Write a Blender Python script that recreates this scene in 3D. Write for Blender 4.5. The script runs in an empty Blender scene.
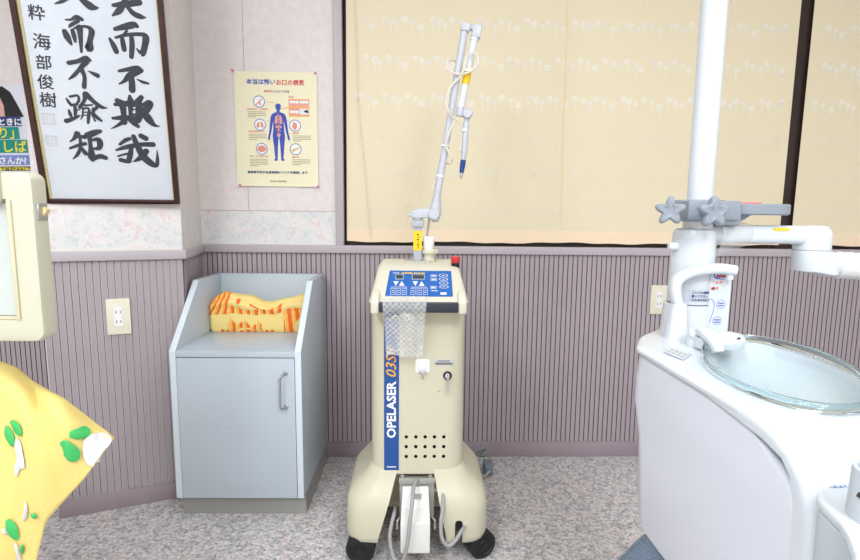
import bpy, bmesh, math, random
from mathutils import Vector, Matrix

# ------------------------------------------------------------------ camera, world, light, exposure
SC = bpy.context.scene
COL = SC.collection
cam_data = bpy.data.cameras.new('camera')
cam_data.sensor_width = 36.0
cam_data.lens = 533.62 / 860.0 * 36.0
cam_data.clip_start = 0.02
cam = bpy.data.objects.new('camera', cam_data)
COL.objects.link(cam)
cam_r = Vector((0.99962148, -0.02558471, 0.0101152))
cam_u = Vector((-0.00673891, 0.1287645, 0.9916523))
cam_f = Vector((0.02667362, 0.99134511, -0.12854335))
cam.matrix_world = Matrix(((cam_r.x, cam_u.x, -cam_f.x, 0.0), (cam_r.y, cam_u.y, -cam_f.y, -2.1446),
                           (cam_r.z, cam_u.z, -cam_f.z, 1.03), (0, 0, 0, 1)))
SC.camera = cam
SC.view_settings.view_transform = 'Standard'
SC.view_settings.look = 'None'
SC.view_settings.gamma = 1.0
SC.view_settings.use_curve_mapping = False
SC.view_settings.exposure = 0.45

world = bpy.data.worlds.new('world')
SC.world = world
world.use_nodes = True
world.node_tree.nodes['Background'].inputs[0].default_value = (0.55, 0.62, 0.75, 1)
world.node_tree.nodes['Background'].inputs[1].default_value = 0.25


def ceiling_lamp(x, y, sx, sy, power, col=(0.95, 0.985, 1.03)):
    d = bpy.data.lights.new('ceiling_lamp', 'AREA')
    d.shape = 'RECTANGLE'
    d.size = sx
    d.size_y = sy
    d.energy = power
    d.color = col
    o = bpy.data.objects.new('ceiling_lamp', d)
    o.location = (x, y, 2.44)
    COL.objects.link(o)


ceiling_lamp(-0.95, -1.75, 0.5, 1.2, 10)
ceiling_lamp(0.75, -1.75, 0.5, 1.2, 9)
ceiling_lamp(-0.95, -3.2, 0.5, 1.2, 39)
ceiling_lamp(0.75, -3.2, 0.5, 1.2, 35)


# ------------------------------------------------------------------ materials
def lin(c):
    c = c / 255.0
    return c / 12.92 if c <= 0.04045 else ((c + 0.055) / 1.055) ** 2.4


def rgb(r, g, b):
    return (lin(r), lin(g), lin(b), 1.0)


def mat(name, c, rough=0.5, metal=0.0, spec=0.5, bump=None, var=None, alpha=1.0, coat=0.0, trans=0.0, ior=1.45):
    m = bpy.data.materials.new(name)
    m.use_nodes = True
    nt = m.node_tree
    p = nt.nodes['Principled BSDF']
    p.inputs['Base Color'].default_value = rgb(*c)
    p.inputs['Roughness'].default_value = rough
    p.inputs['Metallic'].default_value = metal
    p.inputs['Specular IOR Level'].default_value = spec
    p.inputs['Alpha'].default_value = alpha
    p.inputs['Coat Weight'].default_value = coat
    p.inputs['Transmission Weight'].default_value = trans
    p.inputs['IOR'].default_value = ior
    tc = nt.nodes.new('ShaderNodeTexCoord')
    if var:                                   # (scale, second colour, strength)
        n = nt.nodes.new('ShaderNodeTexNoise')
        n.inputs['Scale'].default_value = var[0]
        n.inputs['Detail'].default_value = 4
        nt.links.new(tc.outputs['Object'], n.inputs['Vector'])
        r = nt.nodes.new('ShaderNodeValToRGB')
        r.color_ramp.elements[0].position = 0.5 - var[2]
        r.color_ramp.elements[1].position = 0.5 + var[2]
        r.color_ramp.elements[0].color = rgb(*c)
        r.color_ramp.elements[1].color = rgb(*var[1])
        nt.links.new(n.outputs['Fac'], r.inputs['Fac'])
        nt.links.new(r.outputs['Color'], p.inputs['Base Color'])
    if bump:                                  # (scale, strength, distance)
        n = nt.nodes.new('ShaderNodeTexNoise')
        n.inputs['Scale'].default_value = bump[0]
        n.inputs['Detail'].default_value = 3
        nt.links.new(tc.outputs['Object'], n.inputs['Vector'])
        b = nt.nodes.new('ShaderNodeBump')
        b.inputs['Strength'].default_value = bump[1]
        b.inputs['Distance'].default_value = bump[2]
        nt.links.new(n.outputs['Fac'], b.inputs['Height'])
        nt.links.new(b.outputs['Normal'], p.inputs['Normal'])
    return m


def ramp(nt, stops, interp='LINEAR'):
    r = nt.nodes.new('ShaderNodeValToRGB')
    r.color_ramp.interpolation = interp
    els = r.color_ramp.elements
    while len(els) < len(stops):
        els.new(0.5)
    for e, (p, c) in zip(els, stops):
        e.position = p
        e.color = rgb(*c)
    return r


def floor_material():
    m = bpy.data.materials.new('speckled_carpet')
    m.use_nodes = True
    nt = m.node_tree
    p = nt.nodes['Principled BSDF']
    p.inputs['Roughness'].default_value = 0.75
    p.inputs['Specular IOR Level'].default_value = 0.25
    tc = nt.nodes.new('ShaderNodeTexCoord')
    mp = nt.nodes.new('ShaderNodeMapping')
    nt.links.new(tc.outputs['Object'], mp.inputs['Vector'])
    # distort, so the stone chips get ragged edges
    n0 = nt.nodes.new('ShaderNodeTexNoise'); n0.inputs['Scale'].default_value = 70; n0.inputs['Detail'].default_value = 4
    nt.links.new(mp.outputs['Vector'], n0.inputs['Vector'])
    mx = nt.nodes.new('ShaderNodeMix'); mx.data_type = 'RGBA'; mx.blend_type = 'LINEAR_LIGHT'
    mx.inputs['Factor'].default_value = 0.016
    nt.links.new(mp.outputs['Vector'], mx.inputs['A']); nt.links.new(n0.outputs['Color'], mx.inputs['B'])
    v = nt.nodes.new('ShaderNodeTexVoronoi'); v.inputs['Scale'].default_value = 62
    nt.links.new(mx.outputs['Result'], v.inputs['Vector'])
    sep = nt.nodes.new('ShaderNodeSeparateColor'); nt.links.new(v.outputs['Color'], sep.inputs['Color'])
    chips = ramp(nt, [(0.0, (150, 149, 153)), (0.22, (170, 168, 171)), (0.42, (203, 200, 200)), (0.65, (217, 212, 210)),
                      (0.82, (217, 198, 190)), (1.0, (224, 220, 218))], 'CONSTANT')
    nt.links.new(sep.outputs['Red'], chips.inputs['Fac'])
    n1 = nt.nodes.new('ShaderNodeTexNoise'); n1.inputs['Scale'].default_value = 95; n1.inputs['Detail'].default_value = 5
    n1.inputs['Roughness'].default_value = 0.65
    nt.links.new(mp.outputs['Vector'], n1.inputs['Vector'])
    veins = ramp(nt, [(0.40, (126, 126, 131)), (0.47, (178, 176, 179)), (0.56, (230, 226, 224))])
    nt.links.new(n1.outputs['Fac'], veins.inputs['Fac'])
    m2 = nt.nodes.new('ShaderNodeMix'); m2.data_type = 'RGBA'; m2.blend_type = 'MIX'; m2.inputs['Factor'].default_value = 0.5
    nt.links.new(chips.outputs['Color'], m2.inputs['A']); nt.links.new(veins.outputs['Color'], m2.inputs['B'])
    nt.links.new(m2.outputs['Result'], p.inputs['Base Color'])
    b = nt.nodes.new('ShaderNodeBump'); b.inputs['Strength'].default_value = 0.25; b.inputs['Distance'].default_value = 0.002
    nt.links.new(n1.outputs['Fac'], b.inputs['Height']); nt.links.new(b.outputs['Normal'], p.inputs['Normal'])
    return m


def border_material():
    m = bpy.data.materials.new('rose_border_paper')
    m.use_nodes = True
    nt = m.node_tree
    p = nt.nodes['Principled BSDF']
    p.inputs['Roughness'].default_value = 0.7
    tc = nt.nodes.new('ShaderNodeTexCoord')
    n0 = nt.nodes.new('ShaderNodeTexNoise'); n0.inputs['Scale'].default_value = 24; n0.inputs['Detail'].default_value = 2
    nt.links.new(tc.outputs['Object'], n0.inputs['Vector'])
    mx = nt.nodes.new('ShaderNodeMix'); mx.data_type = 'RGBA'; mx.blend_type = 'LINEAR_LIGHT'; mx.inputs['Factor'].default_value = 0.03
    nt.links.new(tc.outputs['Object'], mx.inputs['A']); nt.links.new(n0.outputs['Color'], mx.inputs['B'])
    v = nt.nodes.new('ShaderNodeTexVoronoi'); v.feature = 'SMOOTH_F1'; v.inputs['Scale'].default_value = 14
    v.inputs['Smoothness'].default_value = 0.3
    nt.links.new(mx.outputs['Result'], v.inputs['Vector'])
    roses = ramp(nt, [(0.0, (220, 194, 194)), (0.16, (226, 209, 209)), (0.3, (232, 227, 227)), (0.42, (222, 222, 222)), (0.6, (212, 216, 217))])
    nt.links.new(v.outputs['Distance'], roses.inputs['Fac'])
    n1 = nt.nodes.new('ShaderNodeTexNoise'); n1.inputs['Scale'].default_value = 42; n1.inputs['Detail'].default_value = 4
    nt.links.new(mx.outputs['Result'], n1.inputs['Vector'])
    leaf = ramp(nt, [(0.36, (198, 205, 204)), (0.46, (225, 222, 221)), (0.56, (231, 227, 226)), (0.66, (218, 192, 192))])
    nt.links.new(n1.outputs['Fac'], leaf.inputs['Fac'])
    m2 = nt.nodes.new('ShaderNodeMix'); m2.data_type = 'RGBA'; m2.inputs['Factor'].default_value = 0.55
    nt.links.new(roses.outputs['Color'], m2.inputs['A']); nt.links.new(leaf.outputs['Color'], m2.inputs['B'])
    nt.links.new(m2.outputs['Result'], p.inputs['Base Color'])
    return m


def bubble_material():
    m = bpy.data.materials.new('bubble_film')
    m.use_nodes = True
    nt = m.node_tree
    p = nt.nodes['Principled BSDF']
    p.inputs['Base Color'].default_value = rgb(236, 238, 238)
    p.inputs['Roughness'].default_value = 0.18
    tc = nt.nodes.new('ShaderNodeTexCoord')
    sx = nt.nodes.new('ShaderNodeSeparateXYZ'); nt.links.new(tc.outputs['Object'], sx.inputs['Vector'])
    cb = nt.nodes.new('ShaderNodeCombineXYZ')
    for i, op in ((0, 'ADD'), (1, 'SUBTRACT')):        # diagonal lattice in the sheet's own plane
        a = nt.nodes.new('ShaderNodeMath'); a.operation = op
        nt.links.new(sx.outputs['X'], a.inputs[0]); nt.links.new(sx.outputs['Z'], a.inputs[1]); nt.links.new(a.outputs[0], cb.inputs[i])
    v = nt.nodes.new('ShaderNodeTexVoronoi'); v.voronoi_dimensions = '2D'; v.inputs['Scale'].default_value = 66; v.inputs['Randomness'].default_value = 0.12
    nt.links.new(cb.outputs['Vector'], v.inputs['Vector'])
    mr = nt.nodes.new('ShaderNodeMapRange')
    mr.inputs['From Min'].default_value = 0.25; mr.inputs['From Max'].default_value = 0.6
    mr.inputs['To Min'].default_value = 0.28; mr.inputs['To Max'].default_value = 0.44
    nt.links.new(v.outputs['Distance'], mr.inputs['Value'])
    nt.links.new(mr.outputs['Result'], p.inputs['Alpha'])
    b = nt.nodes.new('ShaderNodeBump'); b.inputs['Strength'].default_value = 0.6; b.inputs['Distance'].default_value = 0.003; b.invert = True
    nt.links.new(v.outputs['Distance'], b.inputs['Height']); nt.links.new(b.outputs['Normal'], p.inputs['Normal'])
    return m


M = {}
M['floor'] = floor_material()
M['border'] = border_material()
M['bubble'] = bubble_material()
M['wallpaper'] = mat('wallpaper', (223, 214, 212), 0.8, bump=(160, 0.25, 0.001), var=(38, (230, 224, 222), 0.22))
M['seam'] = mat('paper_seam', (150, 140, 136), 0.8)
M['plain_wall'] = mat('plain_wall', (225, 222, 218), 0.8)
M['ceiling'] = mat('ceiling_board', (232, 231, 228), 0.85)
M['wainscot'] = mat('wainscot_paint', (169, 158, 163), 0.45, var=(6, (174, 163, 168), 0.2))
M['groove'] = mat('dark_groove', (92, 78, 80), 0.6)  # groove faces, darker than the ribs
M['rail'] = mat('rail_paint', (186, 178, 184), 0.4)
M['skirting'] = mat('skirting_paint', (160, 146, 153), 0.45, var=(9, (154, 140, 147), 0.2))
M['brown_frame'] = mat('brown_window_frame', (52, 38, 34), 0.4)
M['blind'] = mat('blind_fabric', (234, 222, 192), 0.85, bump=(7, 0.25, 0.02))
M['blind_hem'] = mat('blind_hem_fabric', (246, 224, 194), 0.85, bump=(9, 0.3, 0.02))
M['blind_seam'] = mat('blind_seam', (236, 216, 178), 0.85)
M['flower'] = mat('blind_flower_weave', (239, 234, 219), 0.8)
M['flower_low'] = mat('blind_flower_weave_faint', (233, 225, 200), 0.8)  # lower flower rows, colour closer to the blind fabric
M['glass'] = mat('window_glass', (220, 230, 232), 0.02, trans=1.0)
M['ivory'] = mat('ivory_plastic', (228, 225, 205), 0.35)
M['white_plastic'] = mat('white_plastic', (240, 240, 240), 0.3)
M['slot'] = mat('dark_slot', (40, 36, 34), 0.6)
M['wood_dark'] = mat('dark_red_wood', (54, 28, 26), 0.3, var=(30, (68, 38, 34), 0.2))
M['gold'] = mat('gold_liner', (206, 192, 140), 0.4)
M['paper'] = mat('scroll_paper', (214, 219, 226), 0.75, var=(14, (208, 214, 223), 0.25))
M['ink'] = mat('sumi_ink', (50, 52, 60), 0.6, var=(60, (62, 65, 73), 0.2))
M['seal'] = mat('red_seal_ink', (206, 186, 188), 0.7)
M['poster'] = mat('poster_paper', (238, 231, 198), 0.5, bump=(5, 0.15, 0.01))
M['p_blue'] = mat('print_blue', (52, 74, 178), 0.5)
M['p_blue2'] = mat('print_mid_blue', (86, 110, 196), 0.5)
M['p_red'] = mat('print_red', (206, 62, 66), 0.5)
M['p_green'] = mat('print_green', (64, 122, 90), 0.5)
M['p_grey'] = mat('print_grey', (176, 168, 142), 0.5)
M['p_orange'] = mat('print_orange', (236, 170, 112), 0.5)
M['p_pink'] = mat('print_pink', (226, 160, 150), 0.5)
M['p_white'] = mat('print_white', (240, 240, 238), 0.5)
M['p_navy'] = mat('print_navy', (46, 62, 120), 0.5)
M['p_flesh'] = mat('print_flesh', (222, 142, 118), 0.5)
M['p_dark'] = mat('print_dark_grey', (112, 110, 106), 0.5)
M['p_vermilion'] = mat('print_vermilion', (224, 104, 56), 0.5)
M['latch'] = mat('tan_latch', (226, 200, 150), 0.4)
M['p_tan'] = mat('print_tan', (222, 176, 96), 0.5)
M['p_skin'] = mat('print_skin', (214, 170, 160), 0.5)
M['p_hair'] = mat('print_hair', (30, 26, 34), 0.5)
M['p_pale'] = mat('print_pale_blue', (222, 226, 236), 0.5)
M['p_teal'] = mat('print_teal', (20, 140, 126), 0.5)
M['p_yellow'] = mat('print_yellow', (232, 220, 70), 0.5)
M['p_lilac'] = mat('print_lilac', (122, 138, 200), 0.5)
M['pin'] = mat('pink_pin', (226, 120, 170), 0.3)
M['cab'] = mat('grey_laminate', (188, 199, 208), 0.3, var=(3, (185, 196, 205), 0.3))
M['cab_edge'] = mat('pale_edge_strip', (214, 224, 232), 0.35)
M['plinth'] = mat('grey_plinth', (150, 150, 146), 0.5)
M['steel'] = mat('brushed_steel', (176, 180, 186), 0.3, metal=0.85)
M['chrome'] = mat('chrome', (200, 202, 205), 0.15, metal=1.0)
M['t_yellow'] = mat('towel_yellow', (246, 220, 140), 0.95, bump=(420, 0.6, 0.002))
M['t_mid'] = mat('towel_amber', (248, 186, 84), 0.95, bump=(420, 0.6, 0.002))
M['t_orange'] = mat('towel_orange', (240, 112, 44), 0.95, bump=(420, 0.6, 0.002))
M['t_white'] = mat('towel_white', (238, 236, 230), 0.95, bump=(420, 0.6, 0.002))
M['cream'] = mat('cream_enamel', (205, 200, 176), 0.35, bump=(260, 0.08, 0.0006))
M['cream_lt'] = mat('cream_console', (218, 215, 196), 0.32)
M['console_blue'] = mat('console_blue', (38, 100, 178), 0.35)
M['stripe_blue'] = mat('stripe_blue', (30, 78, 146), 0.35)
M['black'] = mat('black_plastic', (30, 31, 34), 0.4)
M['navy_bar'] = mat('dark_grip', (44, 50, 60), 0.4)
M['rubber'] = mat('black_rubber', (26, 26, 28), 0.5)
M['display'] = mat('dark_display', (62, 70, 78), 0.15)
M['red'] = mat('red_button', (196, 52, 52), 0.35)
M['yellow'] = mat('yellow_label', (246, 206, 30), 0.4)
M['orange_txt'] = mat('orange_print', (232, 170, 60), 0.5)
M['arm'] = mat('arm_grey_enamel', (196, 200, 208), 0.3)
M['arm_dk'] = mat('arm_joint_grey', (178, 182, 190), 0.35)
M['arm_white'] = mat('arm_white_tube', (222, 226, 232), 0.3)
M['tube'] = mat('clear_tube', (238, 234, 220), 0.25, alpha=0.62)
M['tip_blue'] = mat('blue_tip', (28, 70, 140), 0.35)
M['bag'] = mat('thin_film_bag', (232, 226, 200), 0.2, alpha=0.6)
M['pedal'] = mat('pedal_white', (222, 222, 218), 0.4)
M['bracket'] = mat('bracket_grey', (178, 178, 172), 0.35, metal=0.5)
M['cord'] = mat('grey_cord', (158, 158, 158), 0.5)
M['plug'] = mat('grey_plug', (120, 132, 142), 0.5)
M['green_wire'] = mat('green_wire', (40, 120, 84), 0.5)
M['unit'] = mat('gloss_white', (207, 215, 221), 0.18, coat=0.3)
M['unit_side'] = mat('white_side_panel', (214, 217, 228), 0.3)
M['unit_grey'] = mat('pale_grey_plastic', (190, 198, 206), 0.35)
M['column'] = mat('column_white', (212, 218, 224), 0.25)
M['column_ring'] = mat('column_offwhite', (226, 227, 226), 0.3)
M['clamp'] = mat('clamp_grey', (142, 150, 160), 0.5)
M['pinkred'] = mat('red_tray_mat', (232, 112, 126), 0.4)
M['bowl'] = mat('bowl_glass', (232, 244, 247), 0.05, alpha=0.22, coat=0.6)
M['basin'] = mat('basin_white', (188, 202, 209), 0.2)
M['scuff'] = mat('pale_scuff', (212, 218, 224), 0.6)
M['stain'] = mat('brown_stain', (176, 150, 110), 0.6)
M['bowl_rim'] = mat('bowl_rim_glass', (226, 242, 244), 0.02, trans=1.0, ior=1.3)
M['film'] = mat('clear_film', (236, 238, 240), 0.12, alpha=0.28)
M['gap'] = mat('joint_gap', (96, 96, 98), 0.6)
M['hose'] = mat('grey_blue_hose', (150, 166, 182), 0.45)
M['panel_cream'] = mat('cream_panel_plastic', (199, 197, 176), 0.35)
M['panel_rib'] = mat('cream_panel_rib', (202, 196, 164), 0.35)
M['panel_glass'] = mat('milky_screen', (194, 201, 197), 0.25)
M['c_yellow'] = mat('cotton_yellow', (228, 205, 124), 0.9, bump=(600, 0.2, 0.001))
M['c_green'] = mat('cotton_green', (70, 182, 98), 0.9)
M['c_white'] = mat('cotton_white', (210, 213, 213), 0.9)
M['c_stitch'] = mat('cotton_stitch', (244, 226, 150), 0.9)
M['vinyl'] = mat('chair_vinyl', (206, 200, 180), 0.45)


# ------------------------------------------------------------------ helpers
def smooth_path(pts, n=6):
    """Catmull-Rom through the points."""
    P = [Vector(p) for p in pts]
    if len(P) < 3:
        return P
    out = []
    for i in range(len(P) - 1):
        p0 = P[i - 1] if i else P[0] * 2 - P[1]
        p1, p2 = P[i], P[i + 1]
        p3 = P[i + 2] if i + 2 < len(P) else P[-1] * 2 - P[-2]
        for k in range(n):
            t = k / n
            out.append(0.5 * ((2 * p1) + (p2 - p0) * t + (2 * p0 - 5 * p1 + 4 * p2 - p3) * t * t + (3 * p1 - p0 - 3 * p2 + p3) * t ** 3))
    out.append(P[-1])
    return out


def rrect(cx, cy, hx, hy, r, n=5):
    r = min(r, hx * 0.999, hy * 0.999)
    out = []
    for (sx, sy, a0) in ((1, 1, 0), (-1, 1, 90), (-1, -1, 180), (1, -1, 270)):
        for k in range(n + 1):
            a = math.radians(a0 + 90 * k / n)
            out.append((cx + sx * (hx - r) + r * math.cos(a), cy + sy * (hy - r) + r * math.sin(a)))
    return out


def root_of(o):
    while o.parent:
        o = o.parent
    return o


class MB:
    def __init__(self):
        self.bm = bmesh.new()
        self.mi = 0

    def face(self, vs):
        try:
            f = self.bm.faces.new(vs)
            f.material_index = self.mi
            return f
        except ValueError:
            return None

    def poly(self, pts):
        return self.face([self.bm.verts.new(p) for p in pts])

    def loft(self, rings, cap=True, closed=True):
        R = [[self.bm.verts.new(p) for p in ring] for ring in rings]
        n = len(R[0])
        for a, b in zip(R[:-1], R[1:]):
            for i in range(n if closed else n - 1):
                j = (i + 1) % n
                self.face([a[i], a[j], b[j], b[i]])
        if cap:
            self.face(list(reversed(R[0])))
            self.face(R[-1])
        return self

    def prism(self, pts, vec):
        v = Vector(vec)
        return self.loft([[Vector(p) for p in pts], [Vector(p) + v for p in pts]])

    def box(self, c, s, rot=None):
        c = Vector(c)
        h = [x / 2 for x in s]
        q = [Vector((x, y, 0)) for x, y in ((-h[0], -h[1]), (h[0], -h[1]), (h[0], h[1]), (-h[0], h[1]))]
        lo = [p + Vector((0, 0, -h[2])) for p in q]
        hi = [p + Vector((0, 0, h[2])) for p in q]
        if rot is not None:
            lo = [rot @ p for p in lo]
            hi = [rot @ p for p in hi]
        return self.loft([[p + c for p in lo], [p + c for p in hi]])

    def bx(self, x0, x1, y0, y1, z0, z1):
        return self.box(((x0 + x1) / 2, (y0 + y1) / 2, (z0 + z1) / 2), (abs(x1 - x0), abs(y1 - y0), abs(z1 - z0)))

    def tube(self, pts, r, seg=12, cap=True):
        P = [Vector(p) for p in pts]
        n = len(P)
        rad = list(r) if isinstance(r, (list, tuple)) else [r] * n
        rings = []
        prev = None
        for i in range(n):
            t = (P[min(i + 1, n - 1)] - P[max(i - 1, 0)]).normalized()
            if prev is None:
                ref = Vector((0, 0, 1)) if abs(t.z) < 0.9 else Vector((1, 0, 0))
                a = t.cross(ref).normalized()
            else:
                a = (prev - t * prev.dot(t)).normalized()
            prev = a
            b = t.cross(a)
            rings.append([P[i] + (a * math.cos(2 * math.pi * k / seg) + b * math.sin(2 * math.pi * k / seg)) * rad[i] for k in range(seg)])
        return self.loft(rings, cap)

    def lathe(self, prof, c=(0, 0, 0), axis=(0, 0, 1), seg=32, cap=True, sx=1.0, sy=1.0, rot=0.0):
        c = Vector(c)
        q = Vector((0, 0, 1)).rotation_difference(Vector(axis).normalized())
        rings = []
        for r, z in prof:
            ring = []
            for k in range(seg):
                a = 2 * math.pi * k / seg
                x, y = r * math.cos(a) * sx, r * math.sin(a) * sy
                x, y = x * math.cos(rot) - y * math.sin(rot), x * math.sin(rot) + y * math.cos(rot)
                ring.append(c + q @ Vector((x, y, z)))
            rings.append(ring)
        return self.loft(rings, cap)

    def grid(self, f, nu, nv, mfun=None):
        V = [[self.bm.verts.new(f(i / nu, j / nv)) for j in range(nv + 1)] for i in range(nu + 1)]
        for i in range(nu):
            for j in range(nv):
                if mfun:
                    self.mi = mfun((i + 0.5) / nu, (j + 0.5) / nv)
                self.face([V[i][j], V[i + 1][j], V[i + 1][j + 1], V[i][j + 1]])
        return self

    def bevel(self, w, seg=3, ang=30):
        bmesh.ops.remove_doubles(self.bm, verts=self.bm.verts, dist=1e-6)
        bmesh.ops.recalc_face_normals(self.bm, faces=self.bm.faces)
        es = [e for e in self.bm.edges if e.is_manifold and e.calc_face_angle(0) > math.radians(ang)]
        if es:
            bmesh.ops.bevel(self.bm, geom=es, offset=w, segments=seg, profile=0.5, affect='EDGES', clamp_overlap=True)
        return self

    def build(self, name, mats, parent=None, smooth=38, recalc=True, local=False, origin=None):
        if recalc:
            bmesh.ops.recalc_face_normals(self.bm, faces=self.bm.faces)
        me = bpy.data.meshes.new(name)
        off = Vector((0, 0, 0))
        if parent is not None:
            if not local:
                off = root_of(parent).location.copy()
        elif origin is not None:
            off = Vector(origin)
        elif not local and len(self.bm.verts):
            xs = [v.co for v in self.bm.verts]
            off = Vector(((min(v.x for v in xs) + max(v.x for v in xs)) / 2, (min(v.y for v in xs) + max(v.y for v in xs)) / 2, min(v.z for v in xs)))
        bmesh.ops.translate(self.bm, verts=self.bm.verts, vec=-off)
        self.bm.to_mesh(me)
        self.bm.free()
        for m in (mats if isinstance(mats, (list, tuple)) else [mats]):
            me.materials.append(M[m] if isinstance(m, str) else m)
        for p in me.polygons:
            p.use_smooth = bool(smooth)
        if smooth:
            me.set_sharp_from_angle(angle=math.radians(smooth))
        o = bpy.data.objects.new(name, me)
        COL.objects.link(o)
        if parent is not None:
            o.parent = parent
        else:
            o.location = off
        return o


def tag(o, label, cat, group=None):
    o['label'] = label
    o['category'] = cat
    if group:
        o['group'] = group
    return o


def thing(name, label, cat, loc, rotz=0.0, group=None):
    o = bpy.data.objects.new(name, None)
    o.empty_display_size = 0.05
    COL.objects.link(o)
    o.location = loc
    o.rotation_euler = (0, 0, rotz)
    return tag(o, label, cat, group)


def struct(o):
    o['kind'] = 'structure'
    return o


def boolean(o, cutter, transfer=True):
    """Cut a shape out of a part and bake the result; the cutter is deleted."""
    md = o.modifiers.new('cut', 'BOOLEAN')
    md.operation = 'DIFFERENCE'
    md.solver = 'EXACT'
    md.object = cutter
    if transfer:
        md.material_mode = 'TRANSFER'
    bpy.context.view_layer.update()
    dg = bpy.context.evaluated_depsgraph_get()
    me = bpy.data.meshes.new_from_object(o.evaluated_get(dg))
    o.modifiers.clear()
    o.data = me
    for p in me.polygons:
        p.use_smooth = True
    me.set_sharp_from_angle(angle=math.radians(38))
    bpy.data.objects.remove(cutter, do_unlink=True)


def text_faces(mb, body, origin, ex, ey, size, weight=0.0, fit=None, align='LEFT', shear=0.0):
    """Flat lettering laid on a surface: origin = baseline start, ex/ey = writing and up directions."""
    cu = bpy.data.curves.new('lettering', 'FONT')
    cu.body = body
    cu.size = size
    cu.offset = weight
    cu.shear = shear
    cu.resolution_u = 2
    cu.align_x = align
    ob = bpy.data.objects.new('lettering', cu)
    COL.objects.link(ob)
    bpy.context.view_layer.update()
    me = bpy.data.meshes.new_from_object(ob.evaluated_get(bpy.context.evaluated_depsgraph_get()))
    bpy.data.objects.remove(ob, do_unlink=True)
    bpy.data.curves.remove(cu)
    ex, ey, origin = Vector(ex).normalized(), Vector(ey).normalized(), Vector(origin)
    k = 1.0
    if fit and me.vertices:
        w = max(v.co.x for v in me.vertices) - min(v.co.x for v in me.vertices)
        k = fit / w
    vs = [mb.bm.verts.new(origin + ex * v.co.x * k + ey * v.co.y) for v in me.vertices]
    for p in me.polygons:
        mb.face([vs[i] for i in p.vertices])
    bpy.data.meshes.remove(me)


def brush(mb, pts, P):
    """One brush stroke (x, y, width) as a flat ribbon with rounded ends; P maps paper x, y to space."""
    pth = smooth_path([(a, b, c) for a, b, c in pts], 5)
    L, R = [], []
    n = len(pth)
    for i in range(n):
        t = pth[min(i + 1, n - 1)] - pth[max(i - 1, 0)]
        t.z = 0
        t.normalize()
        w = max(pth[i].z, 0.0003) * .56
        nx, ny = -t.y, t.x
        L.append(Vector((pth[i].x + nx * w, pth[i].y + ny * w)))
        R.append(Vector((pth[i].x - nx * w, pth[i].y - ny * w)))
    for i in range(n - 1):
        mb.poly([P(L[i]), P(L[i + 1]), P(R[i + 1]), P(R[i])])
    for k, s in ((0, -1), (n - 1, 1)):
        j = 1 if k == 0 else n - 2
        t = (pth[k] - pth[j]); t.z = 0; t.normalize()
        w = max(pth[k].z, 0.0003) * .56
        a0 = math.atan2(t.y, t.x)
        mb.poly([P(Vector((pth[k].x + w * math.cos(a0 + math.radians(d)), pth[k].y + w * math.sin(a0 + math.radians(d))))) for d in range(-90, 91, 30)])


# ------------------------------------------------------------------ the room
ROOM_L, ROOM_R, ROOM_F, CEIL = -2.3, 2.4, -4.2, 2.45
WX0, WX1, WZ0, WZ1 = -0.287, 2.22, 0.889, 1.98          # window opening
mb = MB(); mb.bx(ROOM_L - .1, ROOM_R + .1, ROOM_F - .1, 0.15, -0.05, 0.0); struct(mb.build('floor', 'floor', smooth=0, origin=(0, 0, 0)))
mb = MB(); mb.bx(ROOM_L - .1, ROOM_R + .1, ROOM_F - .1, 0.15, CEIL, CEIL + .05); struct(mb.build('ceiling', 'ceiling', smooth=0))
mb = MB()
mb.bx(ROOM_L, WX0, 0.006, 0.12, 0, CEIL)
mb.bx(WX1, ROOM_R, 0.006, 0.12, 0, CEIL)
mb.bx(WX0, WX1, 0.006, 0.12, 0, WZ0)
mb.bx(WX0, WX1, 0.006, 0.12, WZ1, CEIL)
mb.mi = 1                                                # vertical paper joint and the lifted edge over the border
mb.bx(-0.664, -0.6625, 0.0052, 0.0062, 1.024, CEIL)
mb.bx(-0.86, -0.318, 0.0045, 0.0062, 1.0225, 1.0245)
struct(mb.build('wall_back', ['wallpaper', 'seam'], smooth=0, origin=(0, 0, 0)))
mb = MB(); mb.bx(ROOM_L - .1, ROOM_L, ROOM_F, 0.12, 0, CEIL); struct(mb.build('wall_left', 'plain_wall', smooth=0))
mb = MB(); mb.bx(ROOM_R, ROOM_R + .1, ROOM_F, 0.12, 0, CEIL); struct(mb.build('wall_right', 'plain_wall', smooth=0))
mb = MB(); mb.bx(ROOM_L, ROOM_R, ROOM_F - .1, ROOM_F, 0, CEIL); struct(mb.build('wall_front', 'plain_wall', smooth=0))

# the projecting corner pillar, turned a little from the back wall
PC = Vector((-0.8004, -0.3011, 0)); PL = Vector((-1.1830, -0.4470, 0)); PR = Vector((-0.8546, 0.006, 0)); PB = Vector((-1.27, 0.006, 0))
mb = MB(); mb.prism([PL, PC, PR, PB], (0, 0, CEIL)); struct(mb.build('wall_corner', 'wallpaper', smooth=0, origin=(0, 0, 0)))


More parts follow.
